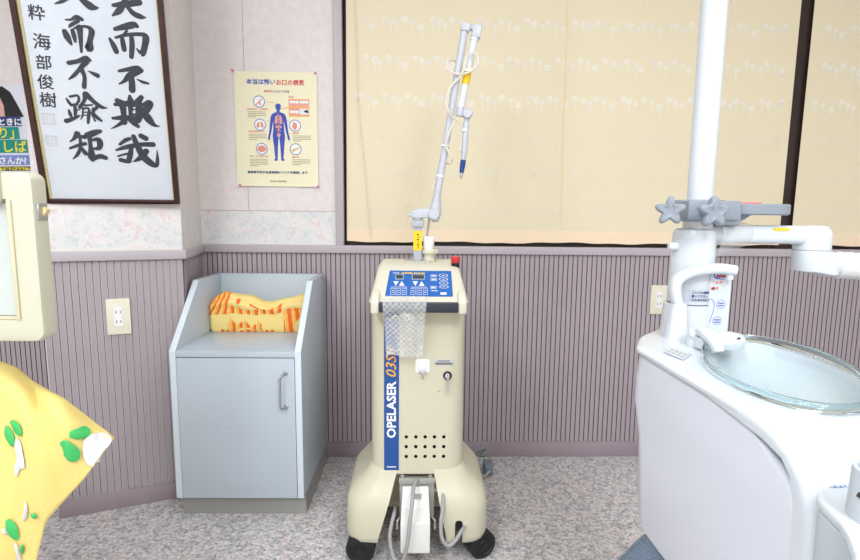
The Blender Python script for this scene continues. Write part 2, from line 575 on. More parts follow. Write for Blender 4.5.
def ribbed(mb, A, B, n, z0, z1, pitch=0.0196, gw=0.0034, depth=0.0045, off=0.004):
    """Board with narrow vertical grooves, on segment A-B, facing n."""
    A, B, n = Vector(A), Vector(B), Vector(n)
    L = (B - A).length
    t = (B - A) / L
    prof = [(0.0, -off * 0)]
    prof = []
    s = 0.0
    while s < L:
        e = min(s + pitch - gw, L)
        prof += [(s, off, 0), (e, off, 1)]
        if e + gw < L:
            prof += [(e + gw * .2, off - depth, 1), (e + gw * .8, off - depth, 1)]
        s += pitch
    prev = None
    for (d, h, mi) in prof:
        p = A + t * d + n * h
        cur = (mb.bm.verts.new((p.x, p.y, z0)), mb.bm.verts.new((p.x, p.y, z1)), mi, h)
        if prev:
            mb.mi = 1 if (prev[3] < off or h < off) else 0
            mb.face([prev[0], cur[0], cur[1], prev[1]])
        prev = cur
    # top and bottom edges are closed by the rail and the skirting


ZR0, ZR1, ZB = 0.859, 0.890, 0.0641
nb = (0, -1, 0)
e_p = (PL - PC).normalized(); n_p = Vector((0.28716, -0.95788, 0)); n_p = Vector((-e_p.y, e_p.x, 0)); n_p = n_p if n_p.y < 0 else -n_p
e_s = (PR - PC).normalized(); n_s = Vector((e_s.y, -e_s.x, 0)); n_s = n_s if n_s.x > 0 else -n_s
mb = MB(); ribbed(mb, (ROOM_L, 0.006, 0), (ROOM_R, 0.006, 0), nb, 0, ZR1 - .005, off=0.006); struct(mb.build('trim_1', ['wainscot', 'groove'], smooth=0, recalc=False, origin=(0, 0, 0)))
mb = MB(); ribbed(mb, PC, PL, n_p, 0, ZR1 - .005, pitch=0.0205); struct(mb.build('trim_2', ['wainscot', 'groove'], smooth=0, recalc=False, origin=(0, 0, 0)))
mb = MB(); ribbed(mb, PC, PR, n_s, 0, ZR1 - .005, pitch=0.0205); struct(mb.build('trim_3', ['wainscot', 'groove'], smooth=0, recalc=False, origin=(0, 0, 0)))
# chair rail
mb = MB()
mb.bx(-0.85, ROOM_R, -0.014, 0.006, ZR0, ZR1)
mb.bx(ROOM_L, -1.24, -0.014, 0.006, ZR0, ZR1)
mb.bevel(.0025, 2); struct(mb.build('trim_4', 'rail', origin=(0, 0, 0)))
o1 = PL + n_p * .016 - n_p * 0; o2 = PC + n_p * .016; o3 = PC + n_s * .016; o4 = PR + n_s * .016
# mitre at the pillar's edge
k = n_p + n_s; k = k / k.length_squared * 2 * 0.016 if False else (n_p + n_s) * (.016 / (1 + n_p.dot(n_s)))
mb = MB()
mb.prism([Vector((p.x, p.y, ZR0)) for p in (PL + n_p * .016, PC + k, PR + n_s * .016, PR, PC, PL)], (0, 0, ZR1 - ZR0))
mb.bevel(.0025, 2); struct(mb.build('trim_5', 'rail', origin=(0, 0, 0)))
# skirting boards
mb = MB(); mb.bx(-0.86, ROOM_R, -0.008, 0.006, 0, ZB); mb.bx(ROOM_L, -1.24, -0.008, 0.006, 0, ZB); mb.bevel(.002, 2); struct(mb.build('baseboard_back', 'skirting', origin=(0, 0, 0)))
k2 = (n_p + n_s) * (.008 / (1 + n_p.dot(n_s)))
mb = MB()
mb.prism([Vector((p.x, p.y, 0)) for p in (PL + n_p * .008, PC + k2, PR + n_s * .008, PR, PC, PL)], (0, 0, ZB))
mb.bevel(.002, 2); struct(mb.build('baseboard_corner', 'skirting', origin=(0, 0, 0)))
# rose-patterned paper border above the rail
mb = MB(); mb.bx(-0.86, -0.318, 0.003, 0.006, ZR1, 1.0225); mb.bx(ROOM_L, -1.26, 0.003, 0.006, ZR1, 1.0225); struct(mb.build('trim_6', 'border', smooth=0, origin=(0, 0, 0)))
k3 = (n_p + n_s) * (.003 / (1 + n_p.dot(n_s)))
mb = MB(); mb.prism([Vector((p.x, p.y, ZR1)) for p in (PL + n_p * .003, PC + k3, PR + n_s * .003, PR, PC, PL)], (0, 0, 1.0225 - ZR1)); struct(mb.build('trim_7', 'border', smooth=0, origin=(0, 0, 0)))
mb = MB()
for (A, B, n) in ((PL, PC, n_p), (PC, PR, n_s)):
    mb.prism([Vector((p.x, p.y, 1.0225)) for p in (A + n * .0035, B + n * .0035, B, A)], (0, 0, .002))
    mb.prism([Vector((p.x, p.y, ZR1)) for p in (A + n * .0045, B + n * .0045, B, A)], (0, 0, .009))
mb.bx(-0.86, -0.318, 0.0015, 0.006, ZR1, ZR1 + .009)
struct(mb.build('trim_8', 'plain_wall', smooth=0, origin=(0, 0, 0)))

# window: painted casing, dark brown sash and mullion, panes behind the blinds
mb = MB(); mb.bx(-0.318, WX0, -0.013, 0.006, ZR1, WZ1 + .03); mb.bx(-0.318, WX1 + .03, -0.013, 0.006, WZ1, WZ1 + .03); mb.bx(WX1, WX1 + .03, -0.013, 0.006, ZR1, WZ1)
mb.bevel(.002, 2); struct(mb.build('trim_9', 'rail', origin=(0, 0, 0)))
for i, (x0, x1) in enumerate(((WX0, 1.5), (1.5, WX1))):
    w = mb = MB()
    b = 0.045
    mb.bx(x0, x0 + b, .035, .085, WZ0, WZ1); mb.bx(x1 - b, x1, .035, .085, WZ0, WZ1)
    mb.bx(x0 + b, x1 - b, .035, .085, WZ0, WZ0 + b); mb.bx(x0 + b, x1 - b, .035, .085, WZ1 - b, WZ1)
    if i == 0:
        mb.bx(WX0, WX0 + .003, .007, .085, WZ0, WZ1); mb.bx(WX0, WX1, .007, .085, WZ0, WZ0 + .003)
        mb.bx(1.478, 1.56, .028, .035, WZ0, WZ1)
    wf = struct(mb.build('window_%d' % (i + 1), 'brown_frame', smooth=0, origin=((x0 + x1) / 2, .06, WZ0)))
    mb = MB(); mb.bx(x0 + b, x1 - b, .056, .062, WZ0 + b, WZ1 - b); mb.build('pane', 'glass', wf, smooth=0)

# ------------------------------------------------------------------ blinds with woven flower rows
rnd = random.Random(5)


def blind(x0, x1, label, seams, seed):
    rn = random.Random(seed)
    zb, zt, yb = 0.905, 1.965, 0.014

    def surf(u, v, o=0.0):
        x = x0 + (x1 - x0) * u
        z = zb + (zt - zb) * v
        wob = 0.004 * math.sin(x * 7 + seed) * (1 - v) + 0.002 * math.sin(x * 19 + 2 * v) * (1 - v)
        edge = -0.010 * math.exp(-u * (x1 - x0) / 0.05) * (1 - v)
        if v < 1e-6:
            z += 0.0025 * math.sin(x * 13) + 0.0015 * math.sin(x * 41)
        return Vector((x - 0.006 * (1 - v) * (1 if u < .5 else 0) * (1 - u * 2), yb + wob * .6 + edge * .3 - o, z))
    root = thing('roller_blind', label, 'blind', ((x0 + x1) / 2, yb, zb), group='cream roller blinds in the window')
    mb = MB()
    mb.grid(surf, max(8, int((x1 - x0) * 40)), 40)
    # flowers: a round head of five petals on a thin bent stem, in level rows
    mb.mi = 1
    mot = [(0.0, .012, .015), (.034, .002, .012), (.062, -.014, .016), (.104, .014, .014), (.132, .004, .015), (.160, -.006, .012)]

    def put(x, z, o=.0006):
        return surf((x - x0) / (x1 - x0), (z - zb) / (zt - zb), o)
    row = 0
    z = 1.035
    while z < zt - .04:
        mb.mi = 2 if z < 1.40 else 1
        x = x0 + .035 + rn.uniform(0, .03) + (.09 if row % 2 else 0) - .09
        while x < x1 - .04:
            for (dx, dz, r) in mot:
                cx_, cz = x + dx + rn.uniform(-.004, .004), z + dz
                if cx_ - r < x0 + .02 or cx_ + r > x1 - .02:
                    continue
                for k in range(5):
                    a = 2 * math.pi * k / 5 + rn.uniform(0, .5)
                    px, pz = cx_ + math.cos(a) * r * .52, cz + math.sin(a) * r * .5
                    mb.poly([put(px + r * .42 * math.cos(t * 1.0472) * rn.uniform(.8, 1.15), pz + r * .42 * math.sin(t * 1.0472) * rn.uniform(.8, 1.15)) for t in range(6)])
                h = rn.uniform(.032, .046)
                bx_ = cx_ + rn.uniform(-.006, .006)
                mb.poly([put(cx_ - .0018, cz), put(bx_ - .0013, cz - h), put(bx_ + .0013, cz - h), put(cx_ + .0018, cz)])
                lx = 1 if rn.random() < .5 else -1
                mb.poly([put(bx_, cz - h * .8), put(bx_ + lx * .005, cz - h * .5), put(bx_ + lx * .008, cz - h * .42), put(bx_ + lx * .005, cz - h * .68)])
            x += .186
        z += .142
        row += 1
    mb.mi = 0
    body = mb.build('fabric', ['blind', 'flower', 'flower_low'], root, smooth=60, recalc=False)
    mb = MB()
    mb.grid(lambda u, v: surf(u, v * (.050 / (zt - zb)), .0012), max(8, int((x1 - x0) * 40)), 4)
    mb.build('hem', 'blind_hem', root, smooth=60, recalc=False)
    for sx in seams:
        mb = MB()
        mb.grid(lambda u, v: surf((sx + (u - .5) * .008 + .012 * (1 - v)) / (x1 - x0) - x0 / (x1 - x0), v, .0009), 2, 30)
        mb.build('seam', 'blind_seam', root, smooth=60, recalc=False)
    mb = MB(); mb.tube([(x0, yb + .006, zt + .004), (x1, yb + .006, zt + .004)], .011, 12); mb.build('roller', 'brown_frame', root)
    return root


b1 = blind(-0.272, 1.492, 'wide cream roller blind with woven flower rows behind the laser arm', [0.575], 3)
mb = MB(); mb.tube([(-0.2410, 0.0040, 1.8480), (-0.2310, 0.0040, 1.6020), (-0.2290, 0.0040, 1.4530), (-0.2070, 0.0040, 1.2260), (-0.1810, 0.0040, 0.9200)], .0016, 6)
mb.tube([(-0.2300, 0.0040, 1.4650), (-0.2290, 0.0040, 1.4500)], .004, 8)
mb.build('pull_cord', 'tube', b1)
blind(1.545, 2.21, 'narrower cream roller blind to the right of the dark brown mullion', [], 9)

# ------------------------------------------------------------------ wall sockets


def outlet(pos, n, label):
    a = math.atan2(n[0], -n[1])
    t = thing('wall_outlet', label, 'outlet', pos, a, 'ivory wall sockets on the ribbed panelling')
    mb = MB(); mb.prism([(x, 0.001, z) for x, z in rrect(0, 0.06, .035, .06, .004)], (0, -.008, 0)); mb.bevel(.002, 2, 40); mb.build('plate', 'ivory', t, local=True)
    mb = MB(); mb.prism([(x, -.006, z) for x, z in rrect(0, 0.06, .0125, .033, .002)], (0, -.0035, 0)); mb.bevel(.0006, 1, 40); s = mb.build('socket', 'white_plastic', t, local=True)
    for z in (.044, .076):
        for x in (-.0062, .0062):
            mb = MB(); mb.bx(x - .0011, x + .0011, -.0100, -.0085, z - .0042, z + .0042); mb.build('slot', 'slot', s, local=True, smooth=0)


outlet((1.0, 0.0, 0.617), (0, -1, 0), 'ivory wall socket on the ribbed panelling beside the white dental unit')
outlet((-0.9850, -0.3760, 0.6120), n_p, 'ivory double wall socket on the ribbed corner pillar left of the cabinet')

# ------------------------------------------------------------------ framed calligraphy leaning out from the pillar
FL = Vector((-1.1604, -0.4304, 1.0493)); FE = Vector((0.95854711, 0.28492045, 0.00278747)); FU = Vector((0.06342681, -0.22290141, 0.97277541)); FN = Vector((0.27778494, -0.93227426, -0.2317331))


def PF(u, v, o=0.0):
    return FL + (FE * u + FU * v) * 1.017 + FN * o


FW, FH, FB = 0.381, 0.98, 0.0165
pic = thing('calligraphy_frame', 'tall dark wood frame with brush calligraphy on white paper', 'picture', PF(FW / 2, 0))
mb = MB()


def bar(u0, u1, v0, v1, o0, o1):
    mb.prism([PF(u0, v0, o0), PF(u1, v0, o0), PF(u1, v1, o0), PF(u0, v1, o0)], FN * (o1 - o0))


bar(0, FB, -.005, FH, -.008, .014); bar(FW - FB, FW, -.005, FH, -.008, .014); bar(FB, FW - FB, -.005, -.005 + FB * .8, -.008, .014); bar(FB, FW - FB, FH - FB, FH, -.008, .014)
mb.bevel(.003, 2); mb.build('frame', 'wood_dark', pic)
mb = MB()
bar(FB, FB + .006, .008, FH - FB, -.002, .007); bar(FW - FB - .003, FW - FB, .008, FH - FB, -.002, .007)
mb.build('gold_liner', 'gold', pic, smooth=0)
mb = MB(); bar(FB, FW - FB, .006, FH - FB, -.006, .003); paper = mb.build('paper', 'paper', pic, smooth=0)
STROKES = [[(2845,6035,82),(2791,5757,154)],[(2493,5667,83),(2781,5727,152),(3171,5819,152)],[(2772,5726,113),(2627,5542,154),(2449,5399,46)],[(2825,5706,82),(2982,5522,127),(3165,5449,129),(3323,5437,12)],[(2471,5050,94),(2747,5141,156),(2972,5212,163),(3057,5182,90)],[(2774,5029,64),(2646,4916,28)],[(2465,4824,61),(2751,4925,88),(3144,4976,102),(3254,4903,170),(3214,4698,154),(3135,4453,132),(3100,4389,41)],[(2972,4585,25),(3063,4482,93)],[(2313,4772,76),(2384,4619,130),(2439,4452,130)],[(2633,4813,106),(2641,4670,123),(2652,4525,124)],[(2877,4895,106),(2872,4668,130),(2821,4339,113)],[(2453,3919,72),(2719,3990,110),(2944,4051,111),(3042,3980,126)],[(2981,3968,163),(2730,3816,166),(2554,3641,84),(2424,3559,41)],[(2749,3836,158),(2763,3621,157),(2748,3413,166)],[(2913,3723,32),(3054,3660,77),(3203,3628,58)],[(2321,3076,138),(2469,3015,138)],[(2244,2964,87),(2649,3013,162),(2950,3004,138)],[(2664,3230,83),(2675,3085,182)],[(2977,3219,121),(2862,3076,165)],[(2984,2991,70),(3153,3095,105),(3219,3034,132),(3075,2859,190),(2928,2706,138),(2815,2550,180)],[(2443,2963,178),(2449,2676,138),(2434,2469,166)],[(2661,2963,134),(2623,2612,82)],[(2899,2993,190),(2841,2622,142)],[(2628,2839,40),(2805,2858,36)],[(2605,2696,47),(2855,2715,71)],[(2154,2564,61),(2436,2602,119),(2819,2623,77)],[(2145,2564,78),(2448,2572,102),(2831,2592,102)],[(2480,2552,123),(2323,2408,93),(2151,2297,46),(2052,2244,14)],[(2606,2531,119),(2716,2439,140),(2807,2355,93)],[(2995,2788,186),(3125,2580,203),(3260,2426,102),(3408,2385,20)],[(2247,1793,71),(2416,1925,106),(2537,1977,94)],[(2855,2079,135),(2986,2005,142)],[(2135,1617,57),(2420,1719,119),(2811,1811,119),(3175,1830,135)],[(2649,2048,123),(2703,1852,146),(2842,1492,190),(3033,1266,186),(3206,1183,113),(3256,1378,88),(3268,1676,14)],[(2556,1709,109),(2490,1452,142),(2419,1277,117)],[(2158,1432,49),(2371,1504,61),(2536,1535,47)],[(2227,1320,120),(2419,1277,105),(2492,1286,68)],[(2960,1614,154),(2804,1431,152),(2644,1318,75),(2565,1286,27)],[(1061,5547,27),(1224,5619,80),(1364,5701,71)],[(1496,5897,102),(1373,5721,95)],[(1671,5763,94),(1894,5595,185),(2020,5555,119),(2125,5564,19)],[(1263,5167,34),(1399,5185,58),(1539,5258,109),(1666,5218,85)],[(1567,5165,82),(1376,5043,81),(1309,4970,19)],[(1200,4859,122),(1243,4723,154),(1314,4550,76)],[(1396,4898,99),(1417,4754,108),(1425,4621,66)],[(1394,4940,19),(1556,5011,68),(1752,5041,66),(1872,4940,137),(1796,4672,127),(1756,4487,203),(1705,4496,111)],[(1578,4991,152),(1572,4735,107),(1546,4364,61)],[(1192,4036,107),(1439,4106,103),(1639,4210,106),(1737,4148,66)],[(1635,4117,152),(1443,3890,95),(1277,3707,89),(1139,3593,37)],[(1496,3860,119),(1539,3685,94),(1495,3408,109)],[(1642,3860,14),(1771,3798,88),(1878,3747,115)],[(998,3049,41),(1044,2957,74),(1103,2864,59)],[(1097,3111,59),(1293,3151,59),(1311,3028,65),(1246,2915,53)],[(1081,2875,59),(1256,2906,59)],[(1186,2884,69),(1184,2740,93),(1164,2566,65)],[(1184,2721,41),(1298,2760,26)],[(1020,2720,57),(1037,2616,85),(1062,2526,59)],[(912,2414,115),(1068,2473,93),(1236,2566,59),(1297,2597,18)],[(1509,3202,152),(1447,3018,83),(1315,2822,93)],[(1528,3203,135),(1687,3017,112),(1875,2871,93),(2033,2850,17)],[(1426,2883,54),(1642,2914,41)],[(1390,2791,41),(1351,2596,41),(1296,2483,21)],[(1378,2792,51),(1536,2800,54),(1515,2607,85),(1469,2390,62)],[(1377,2688,31),(1519,2700,24)],[(1360,2606,24),(1506,2616,24)],[(1660,2821,54),(1612,2730,30)],[(1752,2851,85),(1646,2708,59),(1717,2574,97),(1827,2472,65)],[(1595,2688,42),(1623,2575,41),(1662,2461,50)],[(1146,2052,152),(1049,1920,83),(931,1817,35)],[(1069,1950,76),(1214,1979,74),(1328,1970,110)],[(904,1621,59),(1146,1724,83),(1320,1775,93)],[(1208,1928,72),(1173,1651,77),(1073,1445,85),(935,1302,17)],[(1205,1650,69),(1288,1496,116),(1364,1435,35)],[(1408,2021,159),(1611,2113,152),(1764,2164,93)],[(1459,2042,124),(1452,1701,103),(1452,1382,195),(1457,1290,93)],[(1511,1887,59),(1676,1917,118),(1716,1813,152),(1664,1659,116),(1486,1630,41)],[(1445,1311,106),(1668,1414,127),(1819,1370,116)]]
mb = MB()
for k, st in enumerate(STROKES):
    brush(mb, [(a * 1e-4, b * 1e-4, c * 1e-4) for a, b, c in st], lambda q: PF(q.x, q.y, .0034 + k * 1.5e-5))
for ch, (u, v), sz in (('抜', (.0555, .580), .043), ('粋', (.0572, .5285), .046), ('海', (.0590, .4550), .050), ('部', (.0560, .4010), .046), ('俊', (.0530, .3480), .047), ('樹', (.0520, .2990), .049)):
    for k, (du, dv) in enumerate(((0, 0), (.0006, .0003), (-.0006, -.0002), (.0002, -.0006))):
        text_faces(mb, ch, PF(u + du, v - sz * .36 + dv, .0037 + k * 2e-5), FE, FU + FE * .06, sz * .92, 0, align='CENTER')
mb.build('brush_writing', 'ink', paper, smooth=0, recalc=False)
for (u, v, s, nn) in ((.0473, .2445, .030, 4), (.0463, .1817, .028, 3)):
    mb = MB()
    h = s / 2
    for (a, b, c, d) in ((-h, -h, h, -h), (-h, h, h, h), (-h, -h, -h, h), (h, -h, h, h)):
        w = .0006
        mb.poly([PF(u + a - w, v + b - w, .0036), PF(u + c + w, v + d - w if b == d else v + b - w, .0036), PF(u + c + w, v + d + w, .0036), PF(u + a - w, v + (b if b == d else d) + w, .0036)])
    for i in range(nn):
        for j in range(nn):
            x, y = u - h + s * (i + .5) / nn, v - h + s * (j + .5) / nn
            q = s / nn * .33
            mb.poly([PF(x - q, y - .0004 + q * .6, .0036), PF(x + q, y - .0004 + q * .6, .0036), PF(x + q, y + q * .6 + .0006, .0036), PF(x - q, y + q * .6 + .0006, .0036)])
            mb.poly([PF(x - .0004, y - q, .0036), PF(x + .0004, y - q, .0036), PF(x + .0004, y + q, .0036), PF(x - .0004, y + q, .0036)])
    mb.build('seal_stamp', 'seal', paper, smooth=0, recalc=False)

# ------------------------------------------------------------------ yellow health poster with four pins
PX0, PX1, PZ0, PZ1 = -0.703, -0.386, 1.119, 1.553
pos = thing('health_poster', 'pale yellow health poster with a blue human figure on the wallpaper', 'poster', ((PX0 + PX1) / 2, .003, PZ0))


def PP(px, py, o=0.0):
    """Poster sheet: 0..95 across, 0..135 down."""
    return Vector((PX0 + (PX1 - PX0) * px / 84.0, 0.0022 - o - 0.004 * max(0.0, (py - 95) / 20) * (0.5 + .5 * math.sin(px * .1)), PZ1 - (PZ1 - PZ0) * py / 115.0))


mb = MB(); mb.grid(lambda u, v: PP(84 * u, 115 * v, .0006), 16, 24)
sheet = mb.build('sheet', 'poster', pos, smooth=60, recalc=False)
EX, EZ = (1, 0, 0), (0, 0, 1)


def ptext(name, body, px, py, w, size, m, parent=sheet, wt=.0001):
    mb = MB()
    for k in range(5 if wt > .0003 else 1):                  # bold: the glyph repeated a hair apart
        du, dv = ((0, 0), (wt, 0), (-wt, 0), (0, wt), (0, -wt))[k]
        text_faces(mb, body, PP(px, py, .0014 + k * 2e-5) + Vector((du, 0, dv)), EX, EZ, size, 0, fit=w / 84.0 * (PX1 - PX0))
    mb.build(name, m, parent, smooth=0, recalc=False)


def pcircle(mb, px, py, r, o, n=20, sy=1.0):
    mb.poly([PP(px + r * math.cos(2 * math.pi * k / n), py + r * sy * math.sin(2 * math.pi * k / n), o) for k in range(n)])


ptext('title', '本当は怖い', 12.5, 12.2, 29, .0225, 'p_blue', wt=.0006)
ptext('title', 'お口の病気', 42.5, 12.6, 28, .0225, 'p_red', wt=.0006)
ptext('subtitle', '歯周病', 30, 20.3, 8.5, .0105, 'p_red')
ptext('subtitle', 'が及ぼす影響', 39, 20.3, 16.5, .0100, 'p_navy')
ptext('slogan', '歯周病予防が全身疾病のリスクを軽減します', 11, 101.6, 62, .0110, 'p_navy', wt=.00032)
ptext('footer', '県歯科医師会', 34, 110.5, 17, .0080, 'p_green')
# figure


def PF2(px, py, o=0.0):
    return PP(44.2 + (px - 44.3) * .95, 31.2 + (py - 28.6) * .862, o)


mb = MB()
z = .0014
head = [(41.2, 31.0), (42.6, 29.0), (44.6, 28.6), (46.4, 29.4), (47.3, 31.4), (46.9, 34.2), (45.9, 36.4), (45.8, 38.6), (42.8, 38.6), (42.6, 36.4), (41.5, 34.0)]
mb.poly([PF2(x, y, z) for x, y in head])
half = [(44.3, 38.4), (46.2, 38.6), (49.5, 39.8), (51.6, 41.4), (52.8, 45.0), (53.6, 52.0), (54.4, 60.0), (55.4, 66.0), (56.2, 69.5), (55.2, 71.8), (54.0, 70.0), (53.4, 66.5), (51.9, 60.0), (50.9, 54.0), (50.2, 49.0), (49.9, 55.0), (50.2, 60.0), (50.9, 65.0), (50.6, 72.0), (49.8, 79.0), (49.3, 86.0), (48.6, 92.6), (50.2, 94.6), (49.0, 95.4), (46.4, 95.2), (46.2, 92.5), (45.9, 86.0), (45.6, 79.0), (45.0, 71.0), (44.3, 67.0)]
mb.poly([PF2(x, y, z) for x, y in half])
mb.poly([PF2(88.6 - x, y, z) for x, y in half])
fig = mb.build('human_figure', 'p_blue', sheet, smooth=0, recalc=False)
for s in (-1, 1):
    mb = MB()
    mb.poly([PF2(44.3 + s * x, y, .0018) for x, y in ((.9, 42.5), (2.2, 42), (3.6, 45), (4.2, 50), (3.4, 53), (1.2, 51.5))])
    mb.build('lung', 'p_pink', fig, smooth=0, recalc=False)
    mb = MB()
    mb.poly([PF2(44.3 + s * x, y, .0018) for x, y in ((.4, 54), (3.2, 54.5), (3, 57), (1, 57.5))])
    mb.build('kidney', 'p_pink', fig, smooth=0, recalc=False)
mb = MB()
mb.poly([PF2(x, y, .0018) for x, y in ((42, 64), (46.5, 64), (45.5, 67), (44.3, 68.5), (43, 67))])
mb.build('organ', 'p_pink', fig, smooth=0, recalc=False)
mb = MB()
for y0, y1, w in ((40, 66, .35), ):
    mb.poly([PF2(44.3 - w, y0, .0020), PF2(44.3 + w, y0, .0020), PF2(44.3 + w, y1, .0020), PF2(44.3 - w, y1, .0020)])
for (x0, y0, x1, y1) in ((44.3, 46, 41.5, 50), (44.3, 46, 47.1, 50), (44.3, 57, 42.2, 61), (44.3, 57, 46.4, 61), (44.3, 62, 42.5, 65), (44.3, 62, 46.2, 65)):
    mb.poly([PF2(x0 - .3, y0, .0020), PF2(x0 + .3, y0, .0020), PF2(x1 + .3, y1, .0020), PF2(x1 - .3, y1, .0020)])
mb.build('vessels', 'p_orange', fig, smooth=0, recalc=False)
# round pictures
circ = [(25.0, 29.6), (25.3, 52.6), (26.3, 76.8), (61.0, 53.0), (61.2, 76.8)]
for i, (px, py) in enumerate(circ):
    mb = MB(); pcircle(mb, px, py, 6.0, .0012, 24)
    ci = mb.build('round_picture', 'p_blue2', sheet, smooth=0, recalc=False)
    mb = MB(); pcircle(mb, px, py, 5.2, .0015, 24); mb.build('picture_ground', 'p_white', ci, smooth=0, recalc=False)
    mb = MB()
    z = .0018
    if i == 0:
        for pl in (((-3.5, 3.2), (-2.8, 4.0), (.6, .6), (3.6, -2.8), (2.8, -3.4), (-.6, 0)), ((0, 0), (1.2, .3), (1.8, 3.6), (.2, 3.8))):
            mb.poly([PP(px + x, py + y, z) for x, y in pl])
    elif i == 1:
        for s in (-1, 1):
            mb.poly([PP(px + s * x, py + y, z) for x, y in ((.5, -2.6), (1.8, -3.2), (3.4, 0), (3.6, 3), (.8, 2.4))])
    elif i == 2:
        pcircle(mb, px, py, 4.6, z, 16, .72)
    elif i == 3:
        mb.poly([PP(px + x, py + y, z) for x, y in ((-1.6, -3.8), (.2, -2.6), (1.6, -3.0), (2.2, 1.2), (.8, 4.4), (-1.8, 3.4), (-2.8, .6))])
    else:
        mb.poly([PP(px + x, py + y, z) for x, y in ((-4, 1.4), (-2.2, -.4), (1, -1.2), (4.2, -2.4), (4, -.8), (0, 1.2), (-3.2, 3.2))])
    mb.build('organ_drawing', ['p_flesh', 'p_flesh', 'p_flesh', 'p_flesh', 'p_tan'][i], ci, smooth=0, recalc=False)
# photo block
mb = MB(); mb.poly([PP(x, y, .0012) for x, y in ((55, 26.5), (76, 26.5), (76, 44), (55, 44))]); mb.poly([PP(x, y, .0012) for x, y in ((46.5, 36.2), (55, 34.6), (55, 35.6), (46.5, 36.6))])
ph = mb.build('tooth_photos', 'p_orange', sheet, smooth=0, recalc=False)
for (x, y, m) in ((56, 27.5, 'p_pink'), (66, 27.5, 'p_pink'), (56, 36, 'p_pink'), (66, 36, 'p_pale')):
    mb = MB(); mb.poly([PP(a, b, .0015) for a, b in ((x, y), (x + 9.4, y), (x + 9.4, y + 5.8), (x, y + 5.8))]); f = mb.build('photo', m, ph, smooth=0, recalc=False) if False else mb.build('photo', m, ph, smooth=0, recalc=False)
for xs, ty in (((57.5, 60.5, 63.5), 29.6), ((67.5, 70.5, 73.5), 29.6), ((57.5, 60.5, 63.5), 39.4)):
    mb = MB()
    for x in xs:
        pcircle(mb, x, ty, 1.55, .0018, 10)
    mb.build('row_of_teeth', 'p_white', ph, smooth=0, recalc=False)
mb = MB(); mb.poly([PP(x, y, .0018) for x, y in ((70, 38.2), (74.5, 37), (75, 40.5), (71, 39.6))]); mb.build('dark_tooth', 'p_hair', ph, smooth=0, recalc=False)
ptext('caption', '歯周病', 54.5, 25.2, 6, .0065, 'p_red')
for body, px, py, w in (('動脈硬化・脳梗塞', 12.6, 37.8, 21), ('呼吸器疾患(肺炎)', 13, 60.0, 17), ('早産・低体重児出産', 13.6, 85.0, 19), ('心臓疾患', 57, 61.2, 8), ('糖尿病', 57, 85.4, 7)):
    ptext('caption', body, px, py, w, .0068, 'p_red')
for (px, py, w, n) in ((13, 39.5, 19, 4), (13.4, 61.8, 19, 4), (13.8, 87, 19, 5), (58.5, 63, 19, 4), (57.5, 87, 19, 4)):
    mb = MB()
    for k in range(n):
        y = py + k * 1.7
        ww = w * (.97 if k < n - 1 else .45)
        mb.poly([PP(px, y, .0013), PP(px + ww, y, .0013), PP(px + ww, y + .7, .0013), PP(px, y + .7, .0013)])
    mb.build('small_print', 'p_grey', sheet, smooth=0, recalc=False)
for (x0, y0, x1, y1) in ((32.5, 29.5, 41, 30.6), (32.6, 70.5, 39.5, 63), (56, 70, 51, 64), (32, 49, 40, 47), (56.5, 49, 49.5, 47)):
    mb = MB(); mb.poly([PP(x0, y0, .0011), PP(x1, y1, .0011), PP(x1, y1 + .35, .0011), PP(x0, y0 + .35, .0011)]); mb.build('leader_line', 'p_grey', sheet, smooth=0, recalc=False)
for (px, py, nm) in ((-.6, -.2, 'upper left'), (82.8, .8, 'upper right'), (3.2, 114, 'lower left'), (83.6, 114.6, 'lower right')):
    p = PP(px, py, 0)
    mb = MB(); mb.lathe([(.0012, 0), (.0012, .004), (.0046, .005), (.0046, .0062), (.0026, .0072), (.0022, .012), (.0040, .0135), (.0036, .0155)], (p.x, .004, p.z), (0, -1, 0), 14)
    tag(mb.build('push_pin', 'pin'), 'pink push pin at the %s corner of the yellow poster' % nm, 'push pin', 'pink pins holding the yellow poster')

# ------------------------------------------------------------------ photo poster on the back wall left of the pillar
ptr = thing('photo_poster', 'photo poster of a dark haired person with bold lettered bands, left of the frame', 'poster', (-1.5570, 0.0030, 1.1630))


def rect_y(mb, x0, y0, x1, y1, o):
    pass


def quadY(pts, o):
    return [Vector((p[0], .004 - o, p[2])) for p in pts]


mb = MB(); mb.poly(quadY([(-1.8080, 0.0030, 1.4800), (-1.4610, 0.0030, 1.4900), (-1.4470, 0.0030, 1.1640), (-1.8420, 0.0030, 1.1520)], .0006)); sh2 = mb.build('sheet', 'p_pale', ptr, smooth=0, recalc=False)
mb = MB(); mb.poly(quadY([(-1.7950, 0.0030, 1.4290), (-1.7540, 0.0030, 1.4670), (-1.6970, 0.0030, 1.4800), (-1.5770, 0.0030, 1.4830), (-1.5490, 0.0030, 1.4630), (-1.5270, 0.0030, 1.4190), (-1.5050, 0.0030, 1.3710), (-1.8020, 0.0030, 1.3630)], .0012)); mb.build('hair', 'p_hair', sh2, smooth=0, recalc=False)
mb = MB(); mb.poly(quadY([(-1.7350, 0.0030, 1.4670), (-1.6300, 0.0030, 1.4760), (-1.5920, 0.0030, 1.4510), (-1.5770, 0.0030, 1.4110), (-1.5760, 0.0030, 1.3700), (-1.7450, 0.0030, 1.3640)], .0018)); mb.build('face', 'p_skin', sh2, smooth=0, recalc=False)
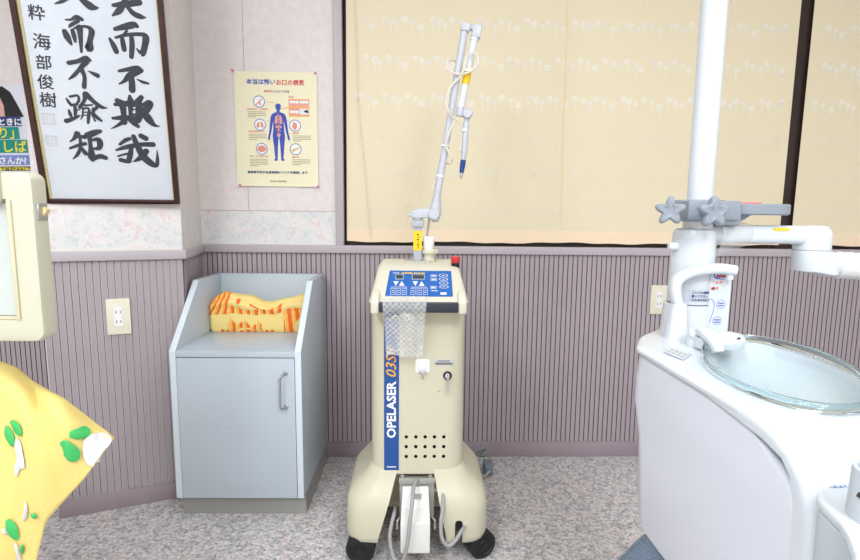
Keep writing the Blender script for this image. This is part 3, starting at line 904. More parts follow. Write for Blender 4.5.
for nm, (ya, yb, xe), m, txt, tm, sz in (('band', (116.5, 126, 20.5), 'p_navy', 'ときに', 'p_white', .033), ('band', (126.5, 139, 19), 'p_teal', 'り」', 'p_yellow', .048), ('band', (139.5, 152.5, 27.5), 'p_teal', 'しばー', 'p_yellow', .050), ('band', (155, 165, 30), 'p_lilac', 'さんか?', 'p_white', .036), ('band', (166, 170.5, 31), 'p_hair', 'お気軽にご相談下さい', 'p_yellow', .011)):
    pass
mb = MB(); mb.poly([(-1.8200, 0.0016, 1.3660), (-1.5180, 0.0016, 1.3730), (-1.5150, 0.0016, 1.3360), (-1.8240, 0.0016, 1.3300)]); bd = mb.build('lettered_band', 'p_navy', sh2, smooth=0, recalc=False)
mb = MB(); text_faces(mb, 'ときに', (-1.6040, 0.0010, 1.3400), (1, 0, .01), EZ, 0.03, .0009); mb.build('band_lettering', 'p_white', bd, smooth=0, recalc=False)
mb = MB(); mb.poly([(-1.8240, 0.0016, 1.3270), (-1.5290, 0.0016, 1.3330), (-1.5270, 0.0016, 1.2880), (-1.8290, 0.0016, 1.2820)]); bd = mb.build('lettered_band', 'p_teal', sh2, smooth=0, recalc=False)
mb = MB(); text_faces(mb, 'り」', (-1.6100, 0.0010, 1.2930), (1, 0, .01), EZ, 0.046, .0009); mb.build('band_lettering', 'p_yellow', bd, smooth=0, recalc=False)
mb = MB(); mb.poly([(-1.8290, 0.0016, 1.2790), (-1.5010, 0.0016, 1.2860), (-1.4990, 0.0016, 1.2370), (-1.8340, 0.0016, 1.2310)]); bd = mb.build('lettered_band', 'p_teal', sh2, smooth=0, recalc=False)
mb = MB(); text_faces(mb, 'しばー', (-1.5990, 0.0010, 1.2410), (1, 0, .01), EZ, 0.048, .0009); mb.build('band_lettering', 'p_yellow', bd, smooth=0, recalc=False)
mb = MB(); mb.poly([(-1.8350, 0.0016, 1.2220), (-1.4960, 0.0016, 1.2280), (-1.4940, 0.0016, 1.1910), (-1.8390, 0.0016, 1.1840)]); bd = mb.build('lettered_band', 'p_lilac', sh2, smooth=0, recalc=False)
mb = MB(); text_faces(mb, 'さんか?', (-1.6150, 0.0010, 1.1940), (1, 0, .01), EZ, 0.032, .0009); mb.build('band_lettering', 'p_white', bd, smooth=0, recalc=False)
mb = MB(); mb.poly([(-1.8400, 0.0016, 1.1790), (-1.4940, 0.0016, 1.1850), (-1.4900, 0.0016, 1.1690), (-1.8410, 0.0016, 1.1630)]); bd = mb.build('lettered_band', 'p_hair', sh2, smooth=0, recalc=False)
mb = MB(); text_faces(mb, 'お気軽にご相談下さい', (-1.6130, 0.0010, 1.1700), (1, 0, .01), EZ, 0.012, .0009); mb.build('band_lettering', 'p_yellow', bd, smooth=0, recalc=False)

# ------------------------------------------------------------------ grey cabinet with sloping sides
CAB = thing('grey_cabinet', 'grey laminate cabinet with sloping open top and one door, beside the pillar', 'cabinet', (-0.7952, -0.4460, 0), -0.0137)
W, DP, ZM, ZT, DT, TZ, T = 0.4250, 0.425, 0.5727, 0.7780, 0.2045, 0.0680, 0.0206


def side(x0, name):
    mb = MB(); prof = [(0, TZ), (0, ZM), (DT, ZT), (DP, ZT), (DP, TZ)]
    mb.prism([(x0, y, z) for y, z in prof], (T, 0, 0)); mb.bevel(.0012, 2)
    o = mb.build(name, ['cab', 'cab_edge'], CAB, local=True)
    for p in o.data.polygons:
        if p.normal.y < -0.3 and p.center.y < DT + .01:
            p.material_index = 1
    return o


side(0, 'side_panel'); side(W - T, 'side_panel')
mb = MB(); mb.bx(T, W - T, DP - .018, DP, TZ, ZT); mb.bevel(.001, 2); mb.build('back_panel', 'cab', CAB, local=True)
mb = MB(); mb.bx(T, W - T, 0.0, DP - .018, ZM - .020, ZM); mb.bevel(.0012, 2); o = mb.build('shelf_top', ['cab', 'cab_edge'], CAB, local=True)
mb = MB(); mb.bx(T, W - T, .018, DP - .02, TZ, .085); mb.build('bottom_panel', 'cab', CAB, local=True)
mb = MB(); mb.bx(T + .0015, W - T - .0015, -.001, .017, TZ + .001, ZM - .0225); mb.bevel(.001, 2); door = mb.build('door', 'cab', CAB, local=True)
hx = .363
mb = MB(); mb.tube(smooth_path([(hx + .012, -.001, .502), (hx + .010, -.018, .503), (hx + .002, -.028, .498), (hx, -.030, .488), (hx, -.030, .44), (hx, -.030, .402), (hx + .002, -.028, .392), (hx + .009, -.016, .388), (hx + .011, -.001, .388)], 4), .0038, 12)
mb.lathe([(.008, 0), (.008, .003), (.006, .004)], (hx + .012, 0, .502), (0, -1, 0), 14); mb.lathe([(.008, 0), (.008, .003), (.006, .004)], (hx + .011, 0, .388), (0, -1, 0), 14)
mb.build('handle', 'steel', door, local=True)
mb = MB(); mb.bx(.012, W + .002, .022, DP - .01, 0, TZ); mb.build('plinth', 'plinth', CAB, local=True, smooth=0)

mb = MB()
for pts in ([(.150, .302), (.165, .3008), (.186, .3020), (.203, .3012), (.186, .3033), (.160, .3028)], [(.186, .300), (.196, .2985), (.200, .2995), (.190, .3008)]):
    mb.poly([(x, -.0016, z) for x, z in pts])
mb.build('scuff_mark', 'scuff', door, local=True, smooth=0, recalc=False)

# towel folded on the cabinet
tw = thing('folded_towel', 'yellow and orange striped towel folded on top of the grey cabinet', 'towel', (-.59, -.14, .5730))
TX0, TX1 = -0.772, -0.392


def towel_pt(u, t):
    hh = .139 - .026 * math.exp(-((u - .62) / .22) ** 2) - .02 * max(0, .12 - u) / .12 + .004 * math.sin(u * 9)
    x = TX0 + (TX1 - TX0) * u
    # closed section: t 0 bottom front -> up the front -> over -> down the back
    a = -math.pi * .78 + t * math.pi * 1.56
    ex = 2.6
    c, s = math.cos(a + math.pi / 2 * 0 - 0), 0
    ang = math.radians(-128 + 256 * t)               # 0 = straight up
    sx_, cz_ = -math.sin(-ang), math.cos(ang)
    px = math.copysign(abs(sx_) ** .62, sx_)
    pz = math.copysign(abs(cz_) ** .62, cz_)
    y = -.130 + .046 * px
    z = hh * (pz + .742) / 1.742
    z = max(z, 0.0)
    end = max(0.0, u / .04) ** .5 if u < .04 else 1.0
    y = -.130 + (y + .130) * (.55 + .45 * end)
    z = hh * .5 + (z - hh * .5) * (.8 + .2 * end)
    y -= .010 * math.exp(-((t - .26) / .05) ** 2)       # rolled fold along the front
    y += .006 * math.exp(-((t - .335) / .025) ** 2)
    z += .003 * math.sin(u * 23 + t * 9) * (1 if z > .01 else 0)
    return Vector((x, y, .5735 + z))


def towel_mat(u, t):
    if t > .60:
        return 0
    v = 0.0 if t >= .5 else 1 - (math.copysign(abs(math.cos(math.radians(-128 + 256 * t))) ** .62, math.cos(math.radians(-128 + 256 * t))) + .742) / 1.742
    x, y = 75 + 745 * u, 100 + 310 * v
    fold = 250 if x < 330 else 250 - (x - 330) * .15
    if x > 625:
        if y > 195 and x < 800 and not ((x - 790) ** 2 / 90 ** 2 + (y - 370) ** 2 / 90 ** 2 < 1):
            k = ((x - 625 - (y - 195) * .06) / 56.0) % 1.0
            return 2 if k > .45 else (1 if k > .1 else 0)
        return 0
    if y < fold:
        if 230 < x < 620 and y < fold - 62 + 18 * math.sin((x - 230) / 90.0) and not (x > 460 and y > 150 + (620 - x) * .28):
            if 285 < x < 310 and 125 < y < 170:
                return 2
            if 380 < x < 450 and abs(y - (150 + (x - 380) * .4)) < 7:
                return 2
            return 0
        bend = max(0.0, (270 - x)) * .45 * ((fold - y) / 120.0)
        k = ((x - bend * 1.2 - 100) / 57.0) % 1.0
        return 2 if k > .55 else (1 if k > .2 else 0)
    if 222 < x < 462 and y > 296:
        cx_ = 370
        if .62 < ((x - cx_) / 110.0) ** 2 + ((y - 425) / 50.0) ** 2 < 1:
            return 0
        d = abs(((x - 190) % 100) - 50) / 50.0         # zig-zag crown
        if y > 300 + 58 * d:
            k = ((x - 225) / 50.0) % 1.0
            return 2 if k > .55 else (1 if k > .15 else 0)
    if y > 385 and 150 < x < 560:
        return 2 if ((x - 150) / 40.0) % 1.0 > .4 else 0
    return 0


mb = MB(); mb.grid(lambda u, v: towel_pt(u, v), 190, 90, towel_mat)
for e in (0.0, 1.0):
    mb.mi = 3 if e == 0.0 else 0
    mb.poly([towel_pt(e, k / 40) for k in range(41)])
mb.mi = 0
body = mb.build('towel_body', ['t_yellow', 't_mid', 't_orange', 't_white'], tw, smooth=60, recalc=False)
mb = MB(); mb.grid(lambda u, v: towel_pt(.02 - .03 * u, .16 + .46 * v) + Vector((-.003, -.001, 0)), 3, 24); mb.build('white_lining', 't_white', tw, smooth=60, recalc=False)

# ------------------------------------------------------------------ surgical laser on castors
LX = 0.0085
CF, LIP = -0.660, -0.715
las = thing('dental_laser', 'cream upright laser machine with blue control panel and tall jointed arm', 'medical laser', (LX, -0.52, 0))
# feet and column
mb = MB()
rings = []
for z, hw, yf, yk, r in ((.066, .196, -.694, -.36, .05), (.074, .204, -.701, -.353, .055), (.09, .209, -.706, -.35, .06), (.17, .209, -.706, -.35, .065), (.194, .206, -.702, -.352, .07), (.211, .197, -.693, -.357, .075), (.227, .182, -.683, -.36, .07), (.244, .164, -.673, -.36, .06), (.264, .149, -.665, -.36, .055), (.285, .137, -.656, -.36, .052)):
    rings.append([(LX + x, y, z) for x, y in rrect(0, (yf + yk) / 2, hw, (yk - yf) / 2, r, 6)])
mb.loft(rings); base = mb.build('base', ['cream', 'gap'], las)
cut = MB()
cut.loft([[(LX - .115, -.80, .03), (LX + .088, -.80, .03), (LX + .088, -.50, .03), (LX - .115, -.50, .03)], [(LX - .113, -.80, .085), (LX + .086, -.80, .085), (LX + .086, -.50, .085), (LX - .113, -.50, .085)], [(LX - .056, -.80, .284), (LX + .046, -.80, .284), (LX + .046, -.654, .284), (LX - .056, -.654, .284)]])
cut.bevel(.006, 2)
boolean(base, cut.build('cut', 'cream'))
cut = MB(); cut.prism([(x, -.80, z) for x, z in rrect(LX + .121, .100, .011, .042, .010)], (0, .16, 0)); boolean(base, cut.build('cut', 'gap'))
mb = MB()
mb.loft([[(LX + x, y, z) for x, y in rrect(0, -.505, hw, .155, .05, 8)] for z, hw in ((.262, .1365), (.50, .1355), (.775, .1340))])
colm = mb.build('column', ['cream', 'slot'], las)
cut = MB()
for x in (-.0245, .0035, .0305, .0575, .085):
    for z in (0.3760, 0.3460, 0.3160):
        cut.lathe([(.0052, 0), (.0052, .05)], (x, -.690, z), (0, 1, 0), 18)
boolean(colm, cut.build('cut', 'slot'))  # vent bores coloured dark, standing in for the shade inside
# console head
mb = MB()
zl0, zl1, zk0, zk1, zht = 0.7570, 0.7850, 0.7900, 0.8590, 0.8720
prof = [(-.345, zl0 + .006, .124), (LIP, zl0 - .002, .126), (LIP - .004, zl1 - .002, .126), (-.703, zk0, .128), (-.598, zk1, .122), (-.575, zht - .006, .121), (-.545, zht, .120), (-.375, zht, .120), (-.350, zht - .016, .122)]
mb.loft([[(LX - hw, y, z) for y, z, hw in prof], [(LX + hw, y, z) for y, z, hw in prof]])
mb.bevel(.013, 4, 24); head = mb.build('console', 'cream_lt', las)
mb = MB()
for s in (-1, 1):
    mb = MB()
    mb.loft([[(LX + s * hw, y, z) for y, z, hw in ((-.40, zl0 + .002, .131), (-.725, zl0 - .006, .131), (-.732, zl1 + .003, .130), (-.704, zl1 + .022, .1285), (-.66, zl1 + .028, .127), (-.40, zl1, .128))],
             [(LX + s * hw, y, z) for y, z, hw in ((-.40, zl0 + .002, .107), (-.725, zl0 - .006, .107), (-.732, zl1 + .003, .107), (-.704, zl1 + .022, .107), (-.66, zl1 + .028, .107), (-.40, zl1, .107))]])
    mb.bevel(.006, 3); mb.build('side_cheek', 'cream_lt', las)
mb = MB(); zgb = (zl0 + zl1) / 2; mb.bx(LX - .107, LX + .107, -.731, -.70, zl0, zl1 - .001); mb.bevel(.003, 2); mb.build('grip_bar', 'navy_bar', las)
# blue keypad on the slope
KA, KB = Vector((LX, -.703, zk0)), Vector((LX, -.598, zk1))
KU = (KB - KA).normalized(); KN = Vector((0, KU.z * -1, KU.y)); KN = Vector((0, -KU.z, KU.y))


def KP(px, py, o=0.0):
    """keypad plane in photo-like units: px 0..67 across, py 0 (top)..25 (bottom)"""
    return Vector((LX - .0925 + .188 * px / 67.0, 0, 0)) + Vector((0, KB.y, KB.z)) - KU * ((KB - KA).length * (.06 + .86 * py / 25.0)) + KN * (.0010 + o)


mb = MB(); mb.poly([KP(x, y) for x, y in ((3, -.3), (3.6, -.6), (66, -.6), (66.6, 0), (66.6, 24.4), (66, 25), (.6, 25), (0, 24.3))]); pad = mb.build('keypad', 'console_blue', head, smooth=0, recalc=False) if False else mb.build('keypad', 'console_blue', las, smooth=0, recalc=False)
for x0, x1 in ((9.2, 17.5), (26, 39)):
    mb = MB(); mb.poly([KP(x, y, .0006) for x, y in ((x0, 3.6), (x1, 3.6), (x1, 8.6), (x0, 8.6))]); mb.build('display_bezel', 'unit_grey', pad, smooth=0, recalc=False)
    x0, x1 = x0 + .6, x1 - .6
    mb = MB(); mb.poly([KP(x, y, .0012) for x, y in ((x0, 4.1), (x1, 4.1), (x1, 8.1), (x0, 8.1))]); mb.build('display', 'display', pad, smooth=0, recalc=False)
mb = MB()
for x in (8.5, 28):
    mb.poly([KP(a, b, .0008) for a, b in ((x - 1.2, 10.6), (x + 4.2, 10.6), (x + 1.5, 15))])
for x in (14.6, 34.6):
    mb.poly([KP(a, b, .0008) for a, b in ((x - 1.4, 15), (x + 1.3, 10.4), (x + 4.2, 15))])
for x in (5, 10.5, 16.4, 25, 31.0, 37.2):
    for (a, b, c, d) in ((0, 0, 4.6, .3), (0, 5.7, 4.6, .3), (0, 0, .3, 6), (4.3, 0, .3, 6), (1.4, 1.9, 1.8, .5), (1.1, 3.6, 2.4, .4)):
        mb.poly([KP(x + p, 17.6 + q, .0008) for p, q in ((a, b), (a + c, b), (a + c, b + d), (a, b + d))])
for x, y in ((45.2, 3.6), (45.2, 7.4), (44.6, 15.2)):
    for (a, b, c, d) in ((0, 0, 6, .35), (0, 2.1, 6, .35), (0, 0, .35, 2.4), (5.7, 0, .35, 2.4), (1, .8, 4, .7)):
        mb.poly([KP(x + p, y + q, .0008) for p, q in ((a, b), (a + c, b), (a + c, b + d), (a, b + d))])
mb.poly([KP(x, y, .0008) for x, y in ((45.2, 19.4), (51.8, 19.4), (51.8, 20), (45.2, 20))])
mb.poly([KP(x, y, .0008) for x, y in ((54.4, 21.2), (60.4, 21.2), (60.4, 23.4), (54.4, 23.4))])
for y in (4.4, 8.2, 12.0, 15.8):
    n = 20
    for k in range(n):
        a0, a1 = 2 * math.pi * k / n, 2 * math.pi * (k + 1) / n
        mb.poly([KP(58.2 + r * 4.6 * math.cos(a), y + r * 1.6 * math.sin(a), .0008) for r, a in ((1, a0), (1, a1), (.84, a1), (.84, a0))])
    mb.poly([KP(x, y + q, .0008) for x, q in ((56.9, -.25), (59.5, -.25), (59.5, .25), (56.9, .25))])
for (x0, x1) in ((5, 21.5), (25, 41.5)):
    mb.poly([KP(x, y, .0008) for x, y in ((x0, 16.1), (x1, 16.1), (x1, 16.5), (x0, 16.5))])
mb.build('key_symbols', 'p_white', pad, smooth=0, recalc=False)
mb = MB(); text_faces(mb, 'SUPER PULSE', KP(15.2, 2.9, .0008), (1, 0, 0), KU, .0078, .0005, fit=.182 * 25 / 67); mb.build('model_lettering', 'yellow', pad, smooth=0, recalc=False)
mb = MB(); text_faces(mb, 'OPELASER', KP(6.4, 2.6, .0008), (1, 0, 0), KU, .0058, .0002, fit=.182 * 7 / 67); mb.build('maker_lettering', 'p_white', pad, smooth=0, recalc=False)
# emergency stop
ES = (0.1180, -.560)
mb = MB(); mb.lathe([(.0125, zht - .010), (.0125, zht + .004), (.0105, zht + .006)], (ES[0], ES[1], 0), seg=24); es = mb.build('emergency_stop', 'black', las)
mb = MB(); mb.lathe([(.012, zht + .005), (.0138, zht + .008), (.0138, zht + .021), (.0125, zht + .024), (.004, zht + .025)], (ES[0], ES[1], 0), seg=24); mb.build('red_cap', 'red', es)
# blue stripe with lettering
mb = MB(); mb.bx(-0.0890, -0.0460, -.6612, -.655, 0.2740, zl0 - .002); stp = mb.build('blue_stripe', 'stripe_blue', las, smooth=0)
sx = -0.0560
mb = MB(); text_faces(mb, 'OPELASER', (sx, -.6618, 0.3730), (0, 0, 1), (-1, 0, 0), .0355, .0011, fit=0.5440 - 0.3730); mb.build('lettering', 'p_white', stp, smooth=0, recalc=False)
mb = MB(); text_faces(mb, '03SII', (sx + .001, -.6618, 0.5530), (0, 0, 1), (-1, 0, 0), .041, .0004, fit=.088, shear=.3); mb.build('model_number', 'orange_txt', stp, smooth=0, recalc=False)
mb = MB(); mb.bx(-0.0810, -0.0540, -.6619, -.6608, 0.2830, 0.2860); mb.build('maker_line', 'p_pale', stp, smooth=0)
# stuck-on hook with ring
hc = Vector((0.0210, -0.6600, 0.5900))
mb = MB(); mb.prism([(x, -.659, z) for x, z in rrect(hc.x, hc.z, .0205, .0205, .005)], (0, -.005, 0)); mb.bevel(.0015, 2, 40)
mb.lathe([(.0115, 0), (.0105, .010), (.007, .012)], (hc.x, -.662, hc.z - .001), (0, -1, 0), 20); hk = mb.build('adhesive_hook', 'white_plastic', las)
mb = MB(); mb.tube([(hc.x + .010 * math.cos(a), -.672, hc.z - .012 - .010 * math.sin(a)) for a in [math.pi * k / 12 for k in range(13)]], .0011, 8); mb.tube([(hc.x, -.672, hc.z - .021), (hc.x + .001, -.672, hc.z - .033)], .0013, 8); mb.lathe([(.001, -.004), (.003, 0), (.001, .004)], (hc.x + .001, -.672, hc.z - .034), (0, -1, 0), 10); mb.build('ring', 'steel', hk)
# rating label, key switch
mb = MB(); lc = Vector((0.0820, -0.6600, 0.6000)); mb.bx(lc.x - .026, lc.x + .026, -.6612, -.656, lc.z - .008, lc.z + .008); lb = mb.build('rating_label', 'unit_grey', las, smooth=0)
mb = MB()
mb.bx(lc.x - .0245, lc.x + .0245, -.6616, -.6608, lc.z - .0065, lc.z - .0005); mb.bx(lc.x - .018, lc.x + .018, -.6616, -.6608, lc.z + .0025, lc.z + .0055)
mb.build('label_print', 'p_dark', lb, smooth=0)
kc = Vector((0.0930, -0.6600, 0.5610))
mb = MB(); mb.lathe([(.013, 0), (.0125, .003), (.0105, .0045)], (kc.x, -.660, kc.z), (0, -1, 0), 24); ks = mb.build('key_switch', 'black', las)
mb = MB(); mb.lathe([(.0078, 0), (.0078, .006), (.006, .007)], (kc.x, -.663, kc.z), (0, -1, 0), 20); mb.bx(kc.x - .0016, kc.x + .0016, -.684, -.669, kc.z - .007, kc.z + .007); mb.build('key', 'chrome', ks)
mb = MB(); mb.prism([(x, -.678, z) for x, z in ((kc.x - .002, kc.z - .012), (kc.x + .003, kc.z - .012), (kc.x + .004, kc.z - .024), (kc.x + .002, kc.z - .052), (kc.x, kc.z - .054), (kc.x - .002, kc.z - .026))], (0, .002, 0)); mb.tube([(kc.x, -.679, kc.z - .005), (kc.x, -.679, kc.z - .013)], .0014, 8); mb.build('spare_key', 'steel', ks)
st_ = Vector((0.0680, -0.6600, 0.5130))
mb = MB(); mb.poly([(st_.x + .0028 * math.cos(a) * (1 + .4 * math.sin(3 * a)), -.6606, st_.z + .0026 * math.sin(a)) for a in [math.pi * k / 6 for k in range(12)]]); mb.build('stain', 'stain', las, smooth=0)
# castors
def castor(x, y, yaw, full=True):
    R_ = .043
    mb = MB()
    ax = (math.sin(yaw), -math.cos(yaw), 0)
    t = mb.lathe([(.012, -.030), (.036, -.030), (.0425, -.026), (.043, -.020), (.043, .020), (.0425, .026), (.036, .030), (.030, .030), (.028, .027), (.016, .027), (.014, .031), (.008, .031)], (x, y, R_), ax, 36)
    c = mb.build('castor', 'rubber', las)
    mb = MB(); mb.lathe([(.007, .030), (.007, .034), (.004, .035)], (x, y, R_), ax, 16); mb.tube([(x, y, R_ + .01), (x, y, .10)], .010, 10); mb.build('hub', 'black', c)


castor(-.156, -.668, -.05); castor(.196, -.650, .42); castor(-.12, -.40, .3); castor(.14, -.40, -.2)
# pedal bracket
mb = MB()
mb.bx(LX - .052, LX + .050, -.662, -.655, .13, 0.2430)
mb.bx(LX - .054, LX + .052, -.672, -.656, 0.2360, 0.2530)
mb.bevel(.0012, 2)
for x in (LX - .044, LX + .038):
    for z in (0.2360 - .004, .20, .14):
        mb.lathe([(.0055, 0), (.0055, .004), (.003, .005)], (x, -.662, z), (0, -1, 0), 10)
    mb.lathe([(.006, 0), (.006, .012)], (x, -.666, 0.2480), (0, 0, 1), 12)
for s, x in ((-1, LX - .045), (1, LX + .039)):
    mb.tube(smooth_path([(x, -.660, .150), (x, -.690, .152), (x + s * .010, -.716, .152), (x + s * .012, -.718, .146), (x + s * .012, -.718, .124)], 4), .0028, 8)
mb.build('pedal_bracket', 'bracket', las)

# foot pedal hung on the bracket
ped = thing('foot_pedal', 'white foot pedal box hung between the front feet of the laser', 'foot pedal', (LX, -.69, .075))
mb = MB()
pp = [(-.664, 0.2290, .0385), (-.674, 0.2290, .038), (-.700, 0.1780, .041), (-.745, 0.1570, .042), (-.748, 0.0690, .0415), (-.664, 0.0330, .0415)]
mb.loft([[(LX - .005 - hw, y, z) for y, z, hw in pp], [(LX - .005 + hw, y, z) for y, z, hw in pp]]); mb.bevel(.003, 2, 12); pb = mb.build('housing', 'pedal', ped)
mb = MB(); mb.bx(LX - .018, LX + .012, -.693, -.686, 0.2030, 0.2140); mb.build('badge', 'bracket', pb, smooth=0)
mb = MB()
mb.tube(smooth_path([(0.0080, -0.6680, 0.2280), (0.0080, -0.6750, 0.2510), (-0.0010, -0.7050, 0.2480), (-0.0050, -0.7420, 0.2270), (-0.0110, -0.7660, 0.1820), (-0.0190, -0.7720, 0.1110), (-0.0330, -0.7650, 0.0560), (-0.0530, -0.7450, 0.0480), (-0.0650, -0.7350, 0.0780), (-0.0690, -0.7250, 0.1110), (-0.0630, -0.7150, 0.1450), (-0.0580, -0.7050, 0.1630), (-0.0570, -0.6600, 0.1550)], 5), .0055, 12)
mb.build('cord', 'cord', ped)
mb = MB()
mb.tube(smooth_path([(0.0550, -0.6520, 0.2040), (0.0730, -0.6650, 0.2140), (0.0830, -0.6900, 0.2120), (0.0820, -0.7150, 0.1870), (0.0760, -0.7350, 0.1560), (0.0790, -0.7450, 0.1140), (0.0960, -0.7450, 0.0910), (0.1160, -0.7400, 0.1010), (0.1340, -0.7250, 0.1190), (0.1480, -0.7000, 0.1220), (0.1550, -0.6600, 0.1090)], 5), .0055, 12)
mb.build('pedal_cable', 'cord', las)

# jointed arm
post = Vector((0.0050, -0.4700, 0.8700)); PXX = post.x
mb = MB(); mb.bx(PXX - .040, PXX + .040, -.510, -.425, zht - .001, zht + .004); mb.bevel(.001, 2); mb.build('arm_base_plate', 'bracket', las)
mb = MB(); zt = 0.9860
mb.loft([[(PXX + x, y, z) for x, y in rrect(0, -.47, .0128, .0128, .003)] for z in (zht + .003, zt)]); pst = mb.build('arm_post', 'arm_dk', las)
mb = MB(); mb.bx(PXX - .0132, PXX + .0132, -.4834, -.46, 0.9070, 0.9680); yl = mb.build('yellow_label', 'yellow', pst, smooth=0)
mb = MB()
for k in range(6):
    mb.bx(PXX + .001 - .003 * (k % 2), PXX + .0035, -.4840, -.4832, 0.9150 + k * .008, 0.9150 + k * .008 + .004)
mb.build('label_print', 'slot', yl, smooth=0)
mb = MB(); mb.loft([[(PXX + x, y, z) for x, y in rrect(0, -.47, .0195, .0195, .004)] for z in (zt - .006, zt + .014)]); mb.bevel(.002, 2); mb.lathe([(.013, zt + .012), (.016, zt + .016), (.016, zt + .022)], (PXX, -.47, 0), seg=20); mb.build('swivel_collar', 'arm_dk', pst)
AY = -.47
j0, j1 = Vector((-0.0130, -0.4700, 1.0180)), Vector((0.0520, -0.4700, 1.0230))
mb = MB()
mb.loft([[(j0.x - .002, AY + y, j0.z + z) for y, z in rrect(0, 0, .012, .010, .003)], [(j0.x + .022, AY + y, j0.z + .004 + z) for y, z in rrect(0, 0, .016, .015, .004)], [(j1.x, AY + y, j1.z + z) for y, z in rrect(0, 0, .014, .013, .004)]])
mb.bevel(.002, 2); mb.lathe([(.005, 0), (.005, .012)], (j0.x - .014, AY, j0.z - .002), (1, 0, 0), 12)
a1 = Vector((0.0630, -0.4700, 1.0640)); a0 = Vector((0.0520, -0.4700, 1.0170))
mb2 = mb
mb2.tube([a0 + Vector((-.006, 0, -.014)), a0 + Vector((.002, 0, -.010)), a0 + Vector((.006, 0, .006)), a1 + Vector((0, 0, -.006))], [.010, .020, .020, .0145], 12)
mb2.lathe([(.016, -.02), (.018, -.016), (.018, .016), (.016, .02)], a0 + Vector((.002, 0, .004)), (0, 1, 0), 20)
mb.build('lower_joint', 'arm', las)
t1 = Vector((0.1410, -0.4700, 1.5670))
mb = MB(); mb.tube([a1 + (a1 - t1).normalized() * .012, a1, t1], [.0115, .0112, .0112], 16); d1 = (t1 - a1).normalized(); mb.tube([a1 - d1 * .006, a1 + d1 * .004], .0145, 16); mb.build('lower_arm_tube', 'arm', las)
mb = MB()
c1, c2 = Vector((0.1430, -0.4700, 1.5730)), Vector((0.1770, -0.4700, 1.5620))
for c, (hx_, hz_) in ((c1, (.0135, .0120)), (c2, (.0140, .0190))):
    mb.box(c, (hx_ * 2, .028, hz_ * 2), Matrix.Rotation(math.radians(8), 3, 'Y'))
mb.bevel(.004, 3)
mb.tube([c1 + Vector((.008, 0, .004)), c2 + Vector((-.008, 0, .008))], .0085, 14)
mb.build('upper_joint', 'arm', las)
t2, t3 = Vector((0.1710, -0.4700, 1.5450)), Vector((0.1330, -0.4700, 1.3410))
mb = MB(); mb.tube([t2, t3], .0112, 16); d2 = (t3 - t2).normalized(); mb.tube([t2 - d2 * .006, t2 + d2 * .008], .0130, 16); mb.build('upper_arm_tube', 'arm_white', las)
mb = MB(); q0, q1 = t2 + (t3 - t2) * .40, t2 + (t3 - t2) * .655
q0, q1 = t2.lerp(t3, .43), t2.lerp(t3, .66)
mb.tube([q0, q1], .0117, 16); wl = mb.build('warning_label', 'yellow', las)
c3, c4 = Vector((0.1310, -0.4700, 1.3290)), Vector((0.1530, -0.4700, 1.3240))
mb = MB(); mb.tube([c3 + Vector((0.002, 0, .014)), c3 + Vector((-.001, 0, -.012))], [.0125, .012], 16)
mb.lathe([(.013, -.016), (.0155, -.012), (.0155, .012), (.013, .016)], c4 + Vector((0, 0, 0)), (0, 1, 0), 24)
mb.tube([c3, c4], .008, 12); mb.tube([c4 + Vector((0, 0, -.008)), Vector((0.1500, -0.4700, 1.2960))], [.010, .0075], 14)
mb.build('wrist_joint', 'arm', las)
h0, h1, h2, h3, h4 = [Vector(p) for p in ((0.1510, -0.4700, 1.3000), (0.1460, -0.4700, 1.2100), (0.1440, -0.4700, 1.1860), (0.1390, -0.4700, 1.1470), (0.1370, -0.4700, 1.1300))]
mb = MB(); mb.tube([h0, h0.lerp(h1, .1), h1, h2], [.0080, .0098, .0098, .0072], 16)
hp = mb.build('handpiece', 'arm', las)
mb = MB(); mb.tube([h2, h2.lerp(h3, .5), h3], [.0086, .0084, .0064], 16); mb.build('blue_sleeve', 'tip_blue', hp)
mb = MB(); mb.tube([h3, h3.lerp(h4, .5), h4], [.0048, .0052, .0038], 14); mb.build('steel_nozzle', 'chrome', hp)
mb = MB(); cc = Vector((0.1460, -0.4700, 1.2750)); mb.lathe([(.0125, -.004), (.0125, .004)], cc, (0, 0, 1), 18); mb.build('clip', 'white_plastic', hp)
mb = MB(); mb.tube([(0.1370, -0.4780, 1.2690), (0.1370, -0.4780, 1.2270)], .0022, 8); mb.tube([(0.1350, -0.4780, 1.2300), (0.1340, -0.4780, 1.2120)], .0038, 8); mb.build('fine_tube', 'tube', hp)
# air tube winding about the arm
mb = MB()
ap = [(0.0490, -0.4620, 1.0940), (0.0640, -0.4550, 1.1380), (0.0760, -0.4500, 1.1780), (0.1030, -0.4700, 1.1750), (0.1090, -0.4850, 1.1900), (0.0940, -0.4880, 1.2140), (0.0890, -0.4880, 1.2340), (0.0990, -0.4860, 1.2670), (0.1090, -0.4840, 1.2970), (0.1000, -0.4900, 1.3220), (0.0890, -0.4900, 1.3480), (0.0930, -0.4900, 1.3830), (0.1070, -0.4900, 1.4070), (0.1280, -0.4920, 1.4270), (0.1410, -0.4920, 1.4580), (0.1480, -0.4920, 1.4870), (0.1620, -0.4950, 1.4960), (0.1800, -0.4950, 1.4840), (0.1750, -0.4950, 1.4580), (0.1510, -0.4950, 1.4390), (0.1190, -0.4920, 1.4350), (0.0950, -0.4800, 1.4500), (0.0900, -0.4620, 1.4740), (0.1030, -0.4500, 1.4870), (0.1210, -0.4480, 1.4810)]
mb.tube(smooth_path(ap, 5), .0039, 10); mb.build('air_tube', 'tube', las)
mb = MB()
ap = [(0.0900, -0.4900, 1.3400), (0.1000, -0.4900, 1.3170), (0.1180, -0.4880, 1.3060), (0.1340, -0.4820, 1.2920), (0.1410, -0.4800, 1.2750)]
mb.tube(smooth_path(ap, 5), .0030, 10); mb.build('air_tube', 'tube', las)
